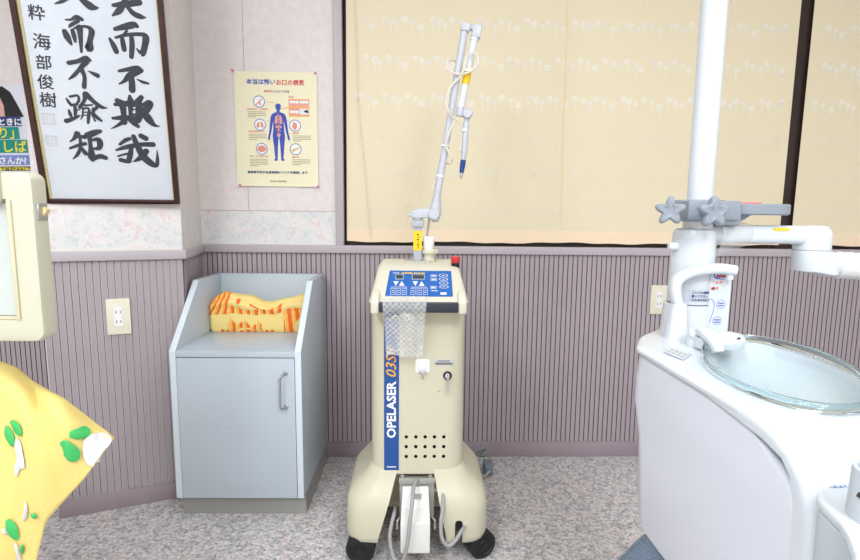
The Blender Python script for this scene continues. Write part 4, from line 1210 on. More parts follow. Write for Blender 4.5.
mb = MB()
for px, py in ((445, 146), (436.8, 178)):
    pass
for c, r in ((Vector((0.0880, -0.4700, 1.2280)), .0145), (Vector((0.0740, -0.4700, 1.1370)), .0128)):
    mb = MB(); mb.tube([c - d1 * .003, c + d1 * .003], r, 16); mb.build('tube_clip', 'white_plastic', las)
mb = MB()
mb.bx(0.1410, 0.1620, -.490, -.470, 1.4450, 1.4530)
mb.build('tube_clip', 'white_plastic', las)
# cup hung beside the post
cup = thing('suction_cup_pot', 'white plastic pot beside the arm post on top of the laser', 'pot', (0.0390, -0.4700, 0.9110))
cz0, cz1 = 0.9080, 0.9470; cxx = 0.0400
mb = MB(); mb.lathe([(.004, zht + .0015), (.012, zht + .003), (.0145, cz0 - .004), (.0165, cz0), (.0185, cz1 - .006), (.0190, cz1 - .002), (.0165, cz1 + .002), (.010, cz1 + .004)], (cxx, -.468, 0), seg=24); mb.build('pot_body', 'white_plastic', cup)
mb = MB(); mb.tube([(cxx - .006, -.468, cz1), (0.0420, -0.4680, 1.0140)], .0032, 10); mb.build('metal_rod', 'steel', cup)
rn = random.Random(4)
mb = MB()
rings = []
for k in range(9):
    z = cz0 + .004 - k * .0065
    r = .0195 + .004 * math.sin(k * 1.3) + (.004 if k < 3 else 0)
    rings.append([(cxx + .002 + math.cos(a) * r * (1 + .18 * math.sin(3 * a + k)), -.468 + math.sin(a) * r * (1 + .15 * math.cos(2 * a + k)), max(z, zht + .0015)) for a in [2 * math.pi * i / 18 for i in range(18)]])
mb.loft(rings, cap=False); mb.build('crumpled_film', 'bag', cup, smooth=20)

# bubble wrap pouch hung over the grip bar
bw = thing('bubble_wrap_pouch', 'clear bubble wrap pouch hanging over the dark grip bar of the laser', 'bubble wrap', (-0.0310, -.735, 0.6320))
xl = -0.0880; xr = 0.0290; xl2 = -0.0810; xr2 = 0.0210; zbt = 0.6310
path = smooth_path([(0, -.704, zl1 + .014), (0, -.722, zl1 + .008), (0, -.738, zl1 + .002), (0, -.744, zl1 - .014), (0, -.741, zl0 - .002), (0, -.735, .74), (0, -.722, .70), (0, -.710, .66), (0, -.703, zbt)], 5)


def wrap(u, v, o=0.0):
    i = v * (len(path) - 1); a = int(min(i, len(path) - 2)); p = path[a].lerp(path[a + 1], i - a)
    s = max(0.0, (v - .3) / .7)
    x = (xl + (xl2 - xl) * s) * (1 - u) + (xr + (xr2 - xr) * s) * u
    y = p.y - o - s * .006 * math.sin(u * 7 + v * 5) - s * .004 * math.sin(u * 15 - v * 11)
    return Vector((x, y, p.z - .012 * s * (0.5 - u) * 0 + .004 * s * math.sin(u * 6)))


mb = MB(); mb.grid(lambda u, v: wrap(u, v), 40, 60); mb.build('bubble_sheet', 'bubble', bw, smooth=60, recalc=False)
mb = MB()


def pocket(u, v):
    top = .56 - .10 * u + .05 * math.sin(u * 9)
    return wrap(.03 + .94 * u, top + (1 - top) * v, .009 * math.sin(math.pi * min(1, max(0, u))) * (1 - .2 * v) + .002)


mb.grid(pocket, 36, 36); mb.build('pocket_sheet', 'bubble', bw, smooth=60, recalc=False)
mb = MB()
for pts in (((.18, .62), (.30, .55), (.42, .68), (.60, .80), (.7, .78)), ((.25, .75), (.4, .7), (.55, .62), (.75, .60)), ((.3, .95), (.45, .85), (.62, .9))):
    mb.tube(smooth_path([wrap(u, v, .006) for u, v in pts], 5), .0022, 8)
mb.build('plastic_tubing', 'bag', bw)

# power plug with a green wire on the floor behind the laser
pg = thing('power_plug', 'grey power plug with green earth wire on the floor behind the laser', 'plug', (0.2910, -0.1570, 0.0000))
pc = Vector((0.2910, -0.1570, 0.0000))
mb = MB(); mb.loft([[pc + Vector((x, -.03, .028 + z)) for x, z in rrect(0, 0, .012, .010, .004)], [pc + Vector((x, .0, .026 + z)) for x, z in rrect(0, 0, .020, .022, .006)], [pc + Vector((x, .03, .026 + z)) for x, z in rrect(0, 0, .018, .020, .006)]]); mb.bevel(.002, 2); mb.build('plug_body', 'plug', pg)
mb = MB(); mb.tube(smooth_path([pc + Vector((0, -.03, .026)), pc + Vector((-.03, -.05, .012)), pc + Vector((-.08, -.03, .008)), pc + Vector((-.16, .0, .008)), pc + Vector((-.22, .02, .008))], 5), .006, 10); mb.build('cord', 'cord', pg)
mb = MB(); mb.tube(smooth_path([pc + Vector((-.02, .0, .030)), pc + Vector((-.012, .03, .055)), pc + Vector((-.03, .05, .05)), pc + Vector((-.004, .06, .075)), pc + Vector((-.05, .06, .05)), pc + Vector((-.09, .05, .01))], 5), .0022, 8); mb.build('earth_wire', 'green_wire', pg)

# ------------------------------------------------------------------ white dental unit with spittoon
DZ = 0.785
CX, CY = 0.5660, -1.07
unit = thing('dental_unit', 'glossy white dental spittoon unit with glass bowl, column and grey clamp', 'dental unit', (.62, -1.3, 0))


def plan(front, ins, z, r=.014, bs=0.0):
    P = [(.42 + ins, front + ins), (.413 + ins, -1.188 - ins * .3 + bs), (.452 + ins * .5, -1.105 + bs * .6), (.53, -1.02 - ins), (.605, -1.02 - ins), (.655 - ins * .8, -1.12 - ins * .4), (.692 - ins, -1.24), (.692 - ins, front + ins)]
    out = []
    n = len(P)
    for i in range(n):
        p0, p1, p2 = Vector(P[i - 1]), Vector(P[i]), Vector(P[(i + 1) % n])
        a, b = (p0 - p1), (p2 - p1)
        rr = min(r, a.length * .45, b.length * .45)
        s, e = p1 + a.normalized() * rr, p1 + b.normalized() * rr
        for k in range(6):
            t = k / 5
            q = s * (1 - t) ** 2 + p1 * 2 * t * (1 - t) + e * t * t
            out.append(Vector((q.x, q.y, z)))
    return out


mb = MB()
rings = [plan(-1.60, .012, .455, bs=-.055), plan(-1.615, .003, .458, bs=-.055), plan(-1.62, 0, .464, bs=-.055), plan(-1.622, 0, .62, bs=-.028), plan(-1.618, 0, .68), plan(-1.600, 0, .725), plan(-1.50, .006, .770)]
mb.loft(rings, cap=True)
for f in list(mb.bm.faces):
    if len(f.verts) > 4 and f.calc_center_median().z > .765:
        mb.bm.faces.remove(f)
sidep = mb.build('lower_body', 'unit_side', unit)
mb = MB()
rings = [plan(-1.50, -.002, .705), plan(-1.50, -.003, .722), plan(-1.50, -.003, .735), plan(-1.50, -.002, .756), plan(-1.50, .003, .771), plan(-1.50, .009, .781), plan(-1.50, .015, DZ)]
# the cover's lower lip follows the deck and drops at the near end
rings2 = []
zfar = (.7735, .7755, .7775, .780, .7825, .784, DZ)
for ring, zf_ in zip(rings, zfar):
    rr = []
    for p in ring:
        k_ = 1.0
        rr.append(Vector((p.x, p.y, p.z + (zf_ - p.z) * k_)))
    rings2.append(rr)
mb.loft(rings2); cover = mb.build('top_cover', 'unit', unit, smooth=50)
mb = MB(); fo_ = [(-1.636, .455), (-1.636, .68), (-1.631, .716), (-1.617, .746), (-1.592, .768), (-1.56, .780), (-1.52, .785), (-1.47, .7856), (-1.40, .7856)]
fi_ = [(-1.40, .7735), (-1.484, .768), (-1.543, .763), (-1.579, .755), (-1.594, .742), (-1.603, .716), (-1.607, .66), (-1.610, .455)]
secs = []
for x, off in ((.4172, .013), (.4180, .008), (.4215, .0035), (.428, .001), (.436, 0), (.675, 0), (.688, .006)):
    ring = []
    for y, z in fo_:
        d = Vector((-1.50 - y, .66 - z)) if z > .66 else Vector((1, 0))
        d.normalize()
        ring.append((x, y + d.x * off, z + d.y * off))
    secs.append(ring + [(x, y, z) for y, z in fi_])
mb.loft(secs); fcov = mb.build('front_cover', 'unit', unit, smooth=50)
BC, BA = (.575, -1.338), math.radians(69.2)
cut = MB(); cut.lathe([(.02, -.058), (.5, -.056), (.82, -.038), (.965, -.012), (.975, .03)], (BC[0], BC[1], DZ), seg=64, sx=.197, sy=.1055, rot=BA); boolean(cover, cut.build('cut', 'unit'))
cut = MB(); cut.lathe([(.02, -.058), (.5, -.056), (.82, -.038), (.965, -.012), (.975, .03)], (BC[0], BC[1], DZ), seg=64, sx=.197, sy=.1055, rot=BA); boolean(fcov, cut.build('cut', 'unit'))
mb = MB(); mb.lathe([(.02, -.0655), (.5, -.064), (.84, -.045), (.985, -.016), (.974, -.004), (.968, -.006), (.964, -.0125), (.819, -.0385), (.5, -.0565), (.02, -.0585)], (BC[0], BC[1], DZ), seg=64, sx=.197, sy=.1055, rot=BA); mb.build('basin', 'basin', unit, smooth=60)
mb = MB(); mb.lathe([(.02, -.054), (.5, -.052), (.82, -.033), (.945, -.006), (.955, -.002), (.945, .002), (.925, .000), (.80, -.027), (.5, -.046), (.02, -.048)], (BC[0], BC[1], DZ), seg=72, sx=.197, sy=.1055, rot=BA); bowl_ = mb.build('spittoon_bowl', 'bowl', unit, smooth=60)
mb = MB(); mb.lathe([(.955, .008), (.975, .0135), (1.0, .014), (1.022, .010), (1.022, .003), (1.0, .0005), (.975, .001), (.955, .008)], (BC[0], BC[1], DZ), seg=72, cap=False, sx=.197, sy=.1055, rot=BA); mb.build('glass_rim', 'bowl_rim', bowl_, smooth=60)
mb = MB(); mb.bx(.52, .68, -1.50, -1.14, 0, .456); mb.bevel(.02, 3); mb.build('pedestal', 'unit_side', unit)
# column
zg = 0.8480
mb = MB(); mb.lathe([(.053, DZ - .004), (.050, DZ + .01), (.0465, zg - .002), (.043, zg - .001)], (CX - .003, CY, 0), seg=40); col = mb.build('column', 'column', unit)
mb = MB(); mb.lathe([(.040, zg - .006), (.040, zg + .006)], (CX - .003, CY, 0), seg=32); mb.build('column_gap', 'gap', col)
zs = 1.0000
mb = MB(); mb.lathe([(.0425, zg + .001), (.0435, zg + .004), (.041, zs - .012), (.038, zs - .003), (.031, zs), (.020, zs)], (CX, CY, 0), seg=40)
mb.lathe([(.008, -.006), (.008, .010), (.006, .013)], (CX - .044, CY - .012, zs - .036), (-1, 0, 0), 16); mb.build('column_sleeve', 'column', col)
mb = MB(); mb.lathe([(.0285, zs - .004), (.0285, zs + .032)], (CX + .006, CY, 0), seg=36); mb.build('column_core', 'column_ring', col)
mb = MB(); mb.lathe([(.0242, zs + .02), (.0242, 2.02), (.018, 2.024)], (CX + .006, CY, 0), seg=32); mb.build('lamp_pole', 'column', unit)
# sticker on the column, three lines
mb = MB()


def colpt(a, z, r=.0432):
    return Vector((CX + r * math.sin(a), CY - r * math.cos(a), z))


zl0, zl1 = 0.8570, 0.8790
mb.grid(lambda u, v: colpt(-.50 + 1.15 * u, zl0 + (zl1 - zl0) * v, .0446), 10, 1); lab = mb.build('notice_label', 'unit_grey', col, smooth=60, recalc=False)
for k, line in enumerate(('コップの位置を', '置いて下さい', 'そのままお待ち')):
    tmp = MB(); text_faces(tmp, line, (0, 0, 0), (1, 0, 0), (0, 1, 0), .0052, .0002)
    zt_ = zl1 - .0065 - k * .0072
    for v in tmp.bm.verts:
        v.co = colpt(-.42 + v.co.x / .0436, zt_ + v.co.y, .0449)
    tmp.build('label_print', 'p_navy', lab, smooth=0, recalc=False)
# grey clamp with two star knobs and a small tray
z0, z1 = 1.0140, 1.0570
mb = MB(); mb.lathe([(.027, z0), (.047, z0), (.049, z0 + .004), (.049, z1 - .004), (.047, z1), (.027, z1)], (CX + .006, CY, 0), seg=40)
mb.bx(CX - .042, CX + .060, CY - .052, CY - .02, z0 + .004, z1 - .002); mb.bx(CX + .03, CX + .066, CY - .046, CY + .03, z0 - .006, z1 - .003); mb.bevel(.003, 2); clamp = mb.build('clamp', 'clamp', unit)


def star(c, nrm, R_, r_):
    mb = MB()
    nz = Vector(nrm).normalized(); sx_ = Vector((0, 0, 1)).cross(nz).normalized()
    q = Matrix((sx_, nz.cross(sx_), nz)).transposed()
    rings = []
    for rs, z in ((.80, 0), (.97, .003), (1.0, .007), (.99, .013), (.90, .017), (.72, .0185)):
        ring = []
        for k in range(60):
            a = 2 * math.pi * k / 60
            m = r_ + (R_ - r_) * (0.5 + .5 * math.cos(5 * a)) ** .95
            ring.append(Vector(c) + q @ Vector((math.sin(a) * m * rs, math.cos(a) * m * rs, z)))
        rings.append(ring)
    ring = []
    for k in range(60):
        a = 2 * math.pi * k / 60
        ring.append(Vector(c) + q @ Vector((math.sin(a) * r_ * .45, math.cos(a) * r_ * .45, .0145)))
    rings.append(ring)
    mb.loft(rings)
    mb.lathe([(.008, -.02), (.008, .002)], c, nrm, 14)
    return mb.build('star_knob', 'clamp', unit, smooth=50)


star((0.4860, -1.1250, 1.0340), (-.35, -.93, .05), .0285, .0160)
star((0.5550, -1.1450, 1.0320), (.02, -1, .05), .0305, .0172)
mb = MB()
tz0, tz1 = 1.0280, 1.0500
tx0, tx1 = CX + .045, 0.7530
P = rrect((tx0 + tx1) / 2, CY + .01, (tx1 - tx0) / 2, .055, .05, 8)
mb.loft([[(x, y, z) for x, y in rrect((tx0 + tx1) / 2, CY + .01, (tx1 - tx0) / 2 - i, .055 - i, .05, 8)] for z, i in ((tz0, .003), (tz0 + .003, 0), (tz1 - .002, 0), (tz1, .002))]); tray = mb.build('bracket_tray', 'clamp', unit)
mb = MB(); zb_ = 1.0070
mb.prism([(CX + .045, CY - .025, zb_), (CX + .068, CY - .025, zb_), (0.6690, CY - .025, tz0 + .002), (CX + .045, CY - .025, tz0 + .004)], (0, .05, 0)); mb.bevel(.002, 2); mb.build('tray_bracket', 'clamp', unit)
mb = MB(); mb.loft([[(x, y, z) for x, y in rrect(0.6490, CY - .005, .036, .028, .015, 5)] for z in (tz1 - .001, tz1 + .0028)]); mb.build('tray_mat', 'pinkred', tray)
# white swing arm
az = 0.9890; ex_, ez_ = 0.8120, 0.9590
mb = MB(); mb.loft([[(x, CY + y, az + z) for y, z in rrect(0, 0, .021, .0185, .012, 5)] for x in (CX + .02, ex_ - .01)])
arm_o = mb.build('swing_arm', 'column', unit)
mb = MB(); mb.lathe([(.010, az + .0195), (.024, az + .018), (.032, az + .008), (.0335, az - .006), (.0335, ez_), (.012, ez_)], (ex_, CY, 0), seg=36); mb.build('elbow', 'column', unit)
mb = MB(); mb.lathe([(.0318, ez_ - .0012), (.0318, ez_ + .0005)], (ex_, CY, 0), seg=32); mb.build('elbow_gap', 'gap', unit)
mb = MB(); lz = 0.9140
mb.loft([[(ex_ + x, CY + y, z) for x, y in rrect(dx, 0, hx_, .0325, .03, 8)] for z, dx, hx_ in ((lz - .004, .026, .022), (lz + .002, .010, .042), (ez_ - .018, .001, .0335), (ez_ - .001, 0, .0335))])
mb.tube([(ex_ + .012, CY, ez_ - .026), (ex_ + .052, CY - .004, ez_ - .031)], [.026, .0265], 24); mb.bevel(.002, 2, 50); mb.build('elbow_lower', 'column', unit)
mb = MB()
pts, rad = [], []
for k in range(60):
    t = k / 59
    pts.append((ex_ + .050 + .34 * t, CY - .004 - .04 * t, ez_ - .031 - .012 * t)); rad.append(.0272 + (.0007 if k % 2 else 0) + .0006 * math.sin(k * 1.7))
mb.tube(pts, rad, 24); mb.build('forearm', 'column_ring', unit)
mb = MB(); mb.bx(0.7160, 0.7460, CY - .0222, CY - .01, az + .0085, az + .0140); mb.build('yellow_sticker', 'yellow', arm_o, smooth=0)
mb = MB(); rings = []
for k in range(8):
    t = k / 7
    h = .042 * (1 - t) + .022 * t
    rings.append([(CX + .034 + .075 * t, CY + (h * 1.05) * math.cos(a) * (1 + .08 * math.sin(3 * a + k)), az - .006 * (1 - t) + h * math.sin(a) * (1 - .10 * (1 - t) * math.cos(2 * a))) for a in [2 * math.pi * i / 20 for i in range(20)]])
mb.loft(rings, cap=False); mb.build('clear_sleeve', 'film', arm_o, smooth=30)
# cup filler: a cone foot and a flat arching spout
fx, fy = 0.5140, -1.125
mb = MB(); zf = 0.8560
mb.loft([[(fx + dx + x, fy + y, z) for x, y in rrect(0, 0, hw, hw * 1.1, hw * .7, 5)] for z, hw, dx in ((DZ - .002, .0215, 0), (DZ + .004, .0195, 0), (zf - .004, .0135, .002), (zf, .0115, .002))]); ff = mb.build('cup_filler_foot', 'column', unit)
mb = MB(); sp = smooth_path([(fx + .002, fy, zf - .01), (0.5070, -1.1250, 0.8770), (0.5080, -1.1250, 0.8970), (0.5190, -1.1250, 0.9090), (0.5420, -1.1250, 0.9190), (0.5690, -1.1250, 0.9230), (0.5970, -1.1250, 0.9240), (0.6210, -1.1250, 0.9210)], 6)
n = len(sp); rings = []
for i, p in enumerate(sp):
    t = (sp[min(i + 1, n - 1)] - sp[max(i - 1, 0)]).normalized()
    nn = Vector((-t.z, 0, t.x))
    h = .0095 + .0005 * i / n
    rings.append([p + nn * z + Vector((0, y, 0)) for y, z in rrect(0, 0, .013, h, .008, 4)])
mb.loft(rings); mb.lathe([(.007, -.018), (.0075, 0)], sp[-1] + Vector((-.008, 0, 0)), (0, 0, 1), 16); mb.build('cup_filler_spout', 'column', unit)
# bowl rinse nozzle
nb_ = Vector((0.5200, -1.1860, 0.7850)); nt_ = Vector((0.5280, -1.2510, 0.7890)); nc = Vector((0.5700, -1.2030, 0.7950))
mb = MB(); mb.lathe([(.0145, -.002), (.0140, .013), (.010, .017)], (nb_.x, nb_.y, DZ), seg=28)
sp = smooth_path([nb_ + Vector((-.006, .004, .022)), nb_ + Vector((.008, -.004, .029)), nb_.lerp(nt_, .55) + Vector((0, 0, .028)), nb_.lerp(nt_, .9) + Vector((0, 0, .014)), nt_ + Vector((0, 0, .002))], 6)
rings = []
for i, p in enumerate(sp):
    t = (sp[min(i + 1, len(sp) - 1)] - sp[max(i - 1, 0)]).normalized()
    s_ = t.cross(Vector((0, 0, 1))).normalized(); u_ = s_.cross(t)
    w_ = .017 - .008 * i / len(sp)
    rings.append([p + s_ * a + u_ * b for a, b in rrect(0, 0, w_, .008, .006, 4)])
mb.loft(rings); rn_ = mb.build('rinse_nozzle', 'column', unit)
mb = MB(); mb.lathe([(.024, -.008), (.029, .002), (.029, .010), (.024, .017), (.012, .020)], nc, seg=32, sx=1.12, sy=.9); mb.loft([[nc + Vector((x, y, z)) for x, y in rrect(-.028, .004, .030, .020, .01)] for z in (-.008, .012)]); mb.build('nozzle_cap', 'column', unit)
mb = MB(); mb.lathe([(.006, 0), (.006, .0015)], nc + Vector((.004, -.0215, .0135)), (0, -.75, .66), 12, sx=1.4, sy=.45); mb.build('nozzle_slot', 'slot', unit)
# plate label on the deck
mb = MB()
q = [Vector(p) for p in ((0.4390, -1.2350, 0.7860), (0.4720, -1.1990, 0.7860), (0.4840, -1.2470, 0.7860), (0.4490, -1.2860, 0.7860))]
mb.prism(q, (0, 0, .0006)); dl = mb.build('deck_label', 'unit_grey', unit, smooth=0)
mb = MB()
for k in range(4):
    t0, t1 = .10 + .22 * k, .10 + .22 * k + .14
    for s0, s1 in ((.22, .38), (.55, .72)):
        f = lambda a, b: q[0].lerp(q[3], a).lerp(q[1].lerp(q[2], a), b) + Vector((0, 0, .0008))
        mb.poly([f(t0, s0), f(t1, s0), f(t1, s1), f(t0, s1)])
mb.build('label_print', 'p_grey', dl, smooth=0, recalc=False)

# white carton standing behind the spout
bxx0, bxx1 = 0.5830, 0.6260
bz1 = 0.9220
cart = thing('white_carton', 'slim white printed carton standing beside the unit column', 'carton', ((bxx0 + bxx1) / 2, -1.10, DZ))
mb = MB(); mb.bx(bxx0, bxx1, -1.112, -1.080, DZ + .0005, bz1); mb.bevel(.001, 1); cb = mb.build('box', 'column', cart)
wC = bxx1 - bxx0


def CP(px, py, o=.0006):
    return Vector((bxx0 + wC * px / 21.0, -1.112 - o, bz1 - (bz1 - DZ) * py / 69.0))


mb = MB(); text_faces(mb, 'ピック', CP(.8, 15), EX, EZ, .0075, .0004, fit=wC * .5); text_faces(mb, '命?', CP(.8, 21), EX, EZ, .0075, .0004, fit=wC * .36); mb.build('orange_print', 'p_vermilion', cb, smooth=0, recalc=False)
mb = MB(); text_faces(mb, 'RuCon', CP(5.8, 8.2), EX, EZ, .0062, .0006, fit=wC * .42); mb.build('logo_lettering', 'p_red', cb, smooth=0, recalc=False)
mb = MB(); brush(mb, [(3.2, 4.0, .8), (3.6, 7.6, 1.3), (7, 9.6, 1.2), (13, 10.2, .5)], lambda p: CP(p.x, p.y, .0004)); brush(mb, [(.5, 4.4, 1.2), (3.4, 4.4, 1.0)], lambda p: CP(p.x, p.y, .0004))
for (x, y) in ((12.0, 35.5), (9.4, 52.5)):
    n = 24
    for k in range(n):
        a0_, a1_ = 2 * math.pi * k / n, 2 * math.pi * (k + 1) / n
        mb.poly([CP(x + r * math.cos(a), y + r * math.sin(a)) for r, a in ((4.4, a0_), (4.4, a1_), (4.0, a1_), (4.0, a0_))])
    for d in (-1.6, .8):
        mb.poly([CP(x + s, y + d + e) for s, e in ((-2.8, 0), (2.8, 0), (2.8, 1.1), (-2.8, 1.1))])
brush(mb, [(.6, 30, .5), (4, 32, .5), (5.6, 38, .5), (3.6, 48, .5), (2, 54, .5), (.6, 57, .5)], lambda p: CP(p.x, p.y, .0004))
mb.build('blue_print', 'p_blue2', cb, smooth=0, recalc=False)

# corrugated suction hose
mb = MB()
hp_ = smooth_path([(0.6260, -1.1200, 0.4230), (0.5760, -1.1200, 0.3830), (0.5200, -1.1200, 0.3360), (0.4720, -1.1200, 0.2840), (0.4170, -1.1300, 0.2100), (0.3860, -1.1600, 0.1120), (.38, -1.22, .10), (.42, -1.32, .043), (.52, -1.45, .043), (.68, -1.55, .043)], 40)
# resample evenly, then ridge it
L = [0.0]
for a, b in zip(hp_[:-1], hp_[1:]):
    L.append(L[-1] + (b - a).length)
N = int(L[-1] / .0015)
pts, j = [], 0
for k in range(N + 1):
    s = L[-1] * k / N
    while j < len(L) - 2 and L[j + 1] < s:
        j += 1
    t = (s - L[j]) / max(1e-9, L[j + 1] - L[j])
    pts.append(hp_[j].lerp(hp_[j + 1], t))
mb.tube(pts, [.0375 + .0030 * math.cos(2 * math.pi * k / 4) for k in range(N + 1)], 22)
mb.build('suction_hose', 'hose', unit, smooth=80)

# handpiece tray in the near right corner
TPZ = .755
tray = thing('handpiece_tray', 'white rounded instrument tray in the near right corner', 'tray', (0.4860, -1.5930, 0.7000))
tp = [Vector(p) for p in ((0.3980, -1.6580, 0.7550), (0.4080, -1.6470, 0.7550), (0.4160, -1.6400, 0.7550), (0.4330, -1.6350, 0.7550), (0.4540, -1.6330, 0.7550), (0.4890, -1.6330, 0.7550), (0.5330, -1.6690, 0.7550), (0.4650, -1.7580, 0.7550), (0.3580, -1.8380, 0.7550), (0.3050, -1.8370, 0.7550), (0.3370, -1.7800, 0.7550), (0.3620, -1.7470, 0.7550), (0.3770, -1.7220, 0.7550), (0.3860, -1.7030, 0.7550), (0.3910, -1.6820, 0.7550), (0.3940, -1.6670, 0.7550))]
mb = MB(); mb.loft([[p + Vector((0, 0, dz)) for p in tp] for dz in (-.013, 0)]); mb.bevel(.005, 3); mb.build('tray_top', 'unit', tray, smooth=50)
cen = sum(tp, Vector()) / len(tp)
mb = MB(); mb.loft([[cen + (p - cen) * s + Vector((0, 0, dz)) for p in tp] for s, dz in ((.80, -.16), (.90, -.10), (.94, -.012))]); mb.bevel(.003, 2, 50); mb.build('tray_skirt', 'unit_grey', tray, smooth=50)
mb = MB(); mb.prism([Vector(p) + Vector((0, 0, .0006)) for p in ((0.4210, -1.6450, 0.7550), (0.4270, -1.6390, 0.7550), (0.4480, -1.6380, 0.7550), (0.4430, -1.6440, 0.7550))], (0, 0, .0005)); fl = mb.build('function_label', 'unit_grey', tray, smooth=0)
mb = MB()
for x in (835, 840.5, 845.5):
    pass
for p in ((0.4280, -1.6440, 0.7560), (0.4340, -1.6440, 0.7560), (0.4390, -1.6430, 0.7560)):
    mb.lathe([(.0012, 0), (.0012, .0004)], p, seg=8)
mb.build('label_symbols', 'p_blue2', fl, smooth=0)
hc_ = Vector((0.4240, -1.7000, 0.7550))
mb = MB(); mb.lathe([(.0245, -.004), (.0235, .044), (.0225, .0465), (.0195, .0465), (.0185, .040), (.0185, .006)], (hc_.x, hc_.y, TPZ), seg=32)
ho = mb.build('handpiece_holder', 'unit_grey', tray)
mb = MB(); s_ = (Vector((0, -2.1446, TPZ)) - Vector((hc_.x, hc_.y, TPZ))).normalized(); s_ = Matrix.Rotation(math.radians(-16), 3, 'Z') @ s_
c_ = Vector((hc_.x, hc_.y, TPZ + .018)) + s_ * .0232
side_ = Vector((-s_.y, s_.x, 0))
mb.tube([c_ - side_ * .010 + Vector((0, 0, .008)), c_ + Vector((0, 0, .006)), c_ + side_ * .008 + Vector((0, 0, .008))], .0024, 8); mb.tube([c_ + Vector((0, 0, .006)), c_ + Vector((0, 0, -.012))], .0030, 8); mb.build('holder_slot', 'slot', ho)

# ------------------------------------------------------------------ cream framed screen at the left edge
scr = thing('framed_screen', 'cream plastic framed milky screen at the left edge of the picture', 'screen', (-.80, -1.231, .8))
x1 = -0.6130 - .0105; zt, zb = 1.0860, 0.8040
ix, iz1, iz0 = -0.6580, 1.0420, 0.8420
mb = MB()
mb.loft([[(x, y, z) for x, z in rrect((x1 - 1.0) / 2 - .0 + i * 0, (zt + zb) / 2, (x1 + 1.0) / 2 - i, (zt - zb) / 2 - i, .016, 5)] for y, i in ((-1.212, .006), (-1.218, 0), (-1.243, 0), (-1.249, .002), (-1.251, .007))])
fr = mb.build('screen_frame', 'panel_cream', scr, smooth=50)
cut = MB(); cut.bx(-.94, ix, -1.30, -1.238, iz0, iz1); cut.bevel(.003, 2); boolean(fr, cut.build('cut', 'panel_cream'))
mb = MB(); mb.bx(-.94, ix - .008, -1.2405, -1.2385, iz0 + .006, iz1 - .006); mb.build('milky_pane', 'panel_glass', scr, smooth=0)
mb = MB(); mb.bx(ix - .0075, ix - .0005, -1.254, -1.239, iz0, iz1); mb.bx(-.94, ix, -1.250, -1.239, iz0, iz0 + .005); mb.bevel(.0015, 2); mb.build('inner_rib', 'panel_rib', scr)
mb = MB(); mb.bx(-.94, -0.6720, -1.262, -1.245, 1.0360, zt + .004); mb.bevel(.004, 2); mb.build('top_catch', 'panel_cream', scr)
lz_ = 1.0230
mb = MB(); mb.bx(x1 - .003, x1 + .0035, -1.245, -1.222, lz_ - .014, lz_ + .013); mb.bevel(.001, 1); la = mb.build('latch_plate', 'steel', scr)
mb = MB(); mb.prism([(x1 + .002, -1.236, lz_ + .008), (x1 + .010, -1.236, lz_ + .003), (x1 + .009, -1.236, lz_ - .002), (x1 + .004, -1.236, lz_ - .008), (x1 + .002, -1.236, lz_ - .009)], (0, .010, 0)); mb.build('latch_tongue', 'latch', la)
mb = MB(); mb.tube([(-.86, -1.231, zt - .004), (-.86, -1.231, 2.44)], .016, 16); mb.lathe([(.05, 2.43), (.05, 2.45)], (-.86, -1.231, 0), seg=24); mb.build('ceiling_arm', 'panel_cream', scr)

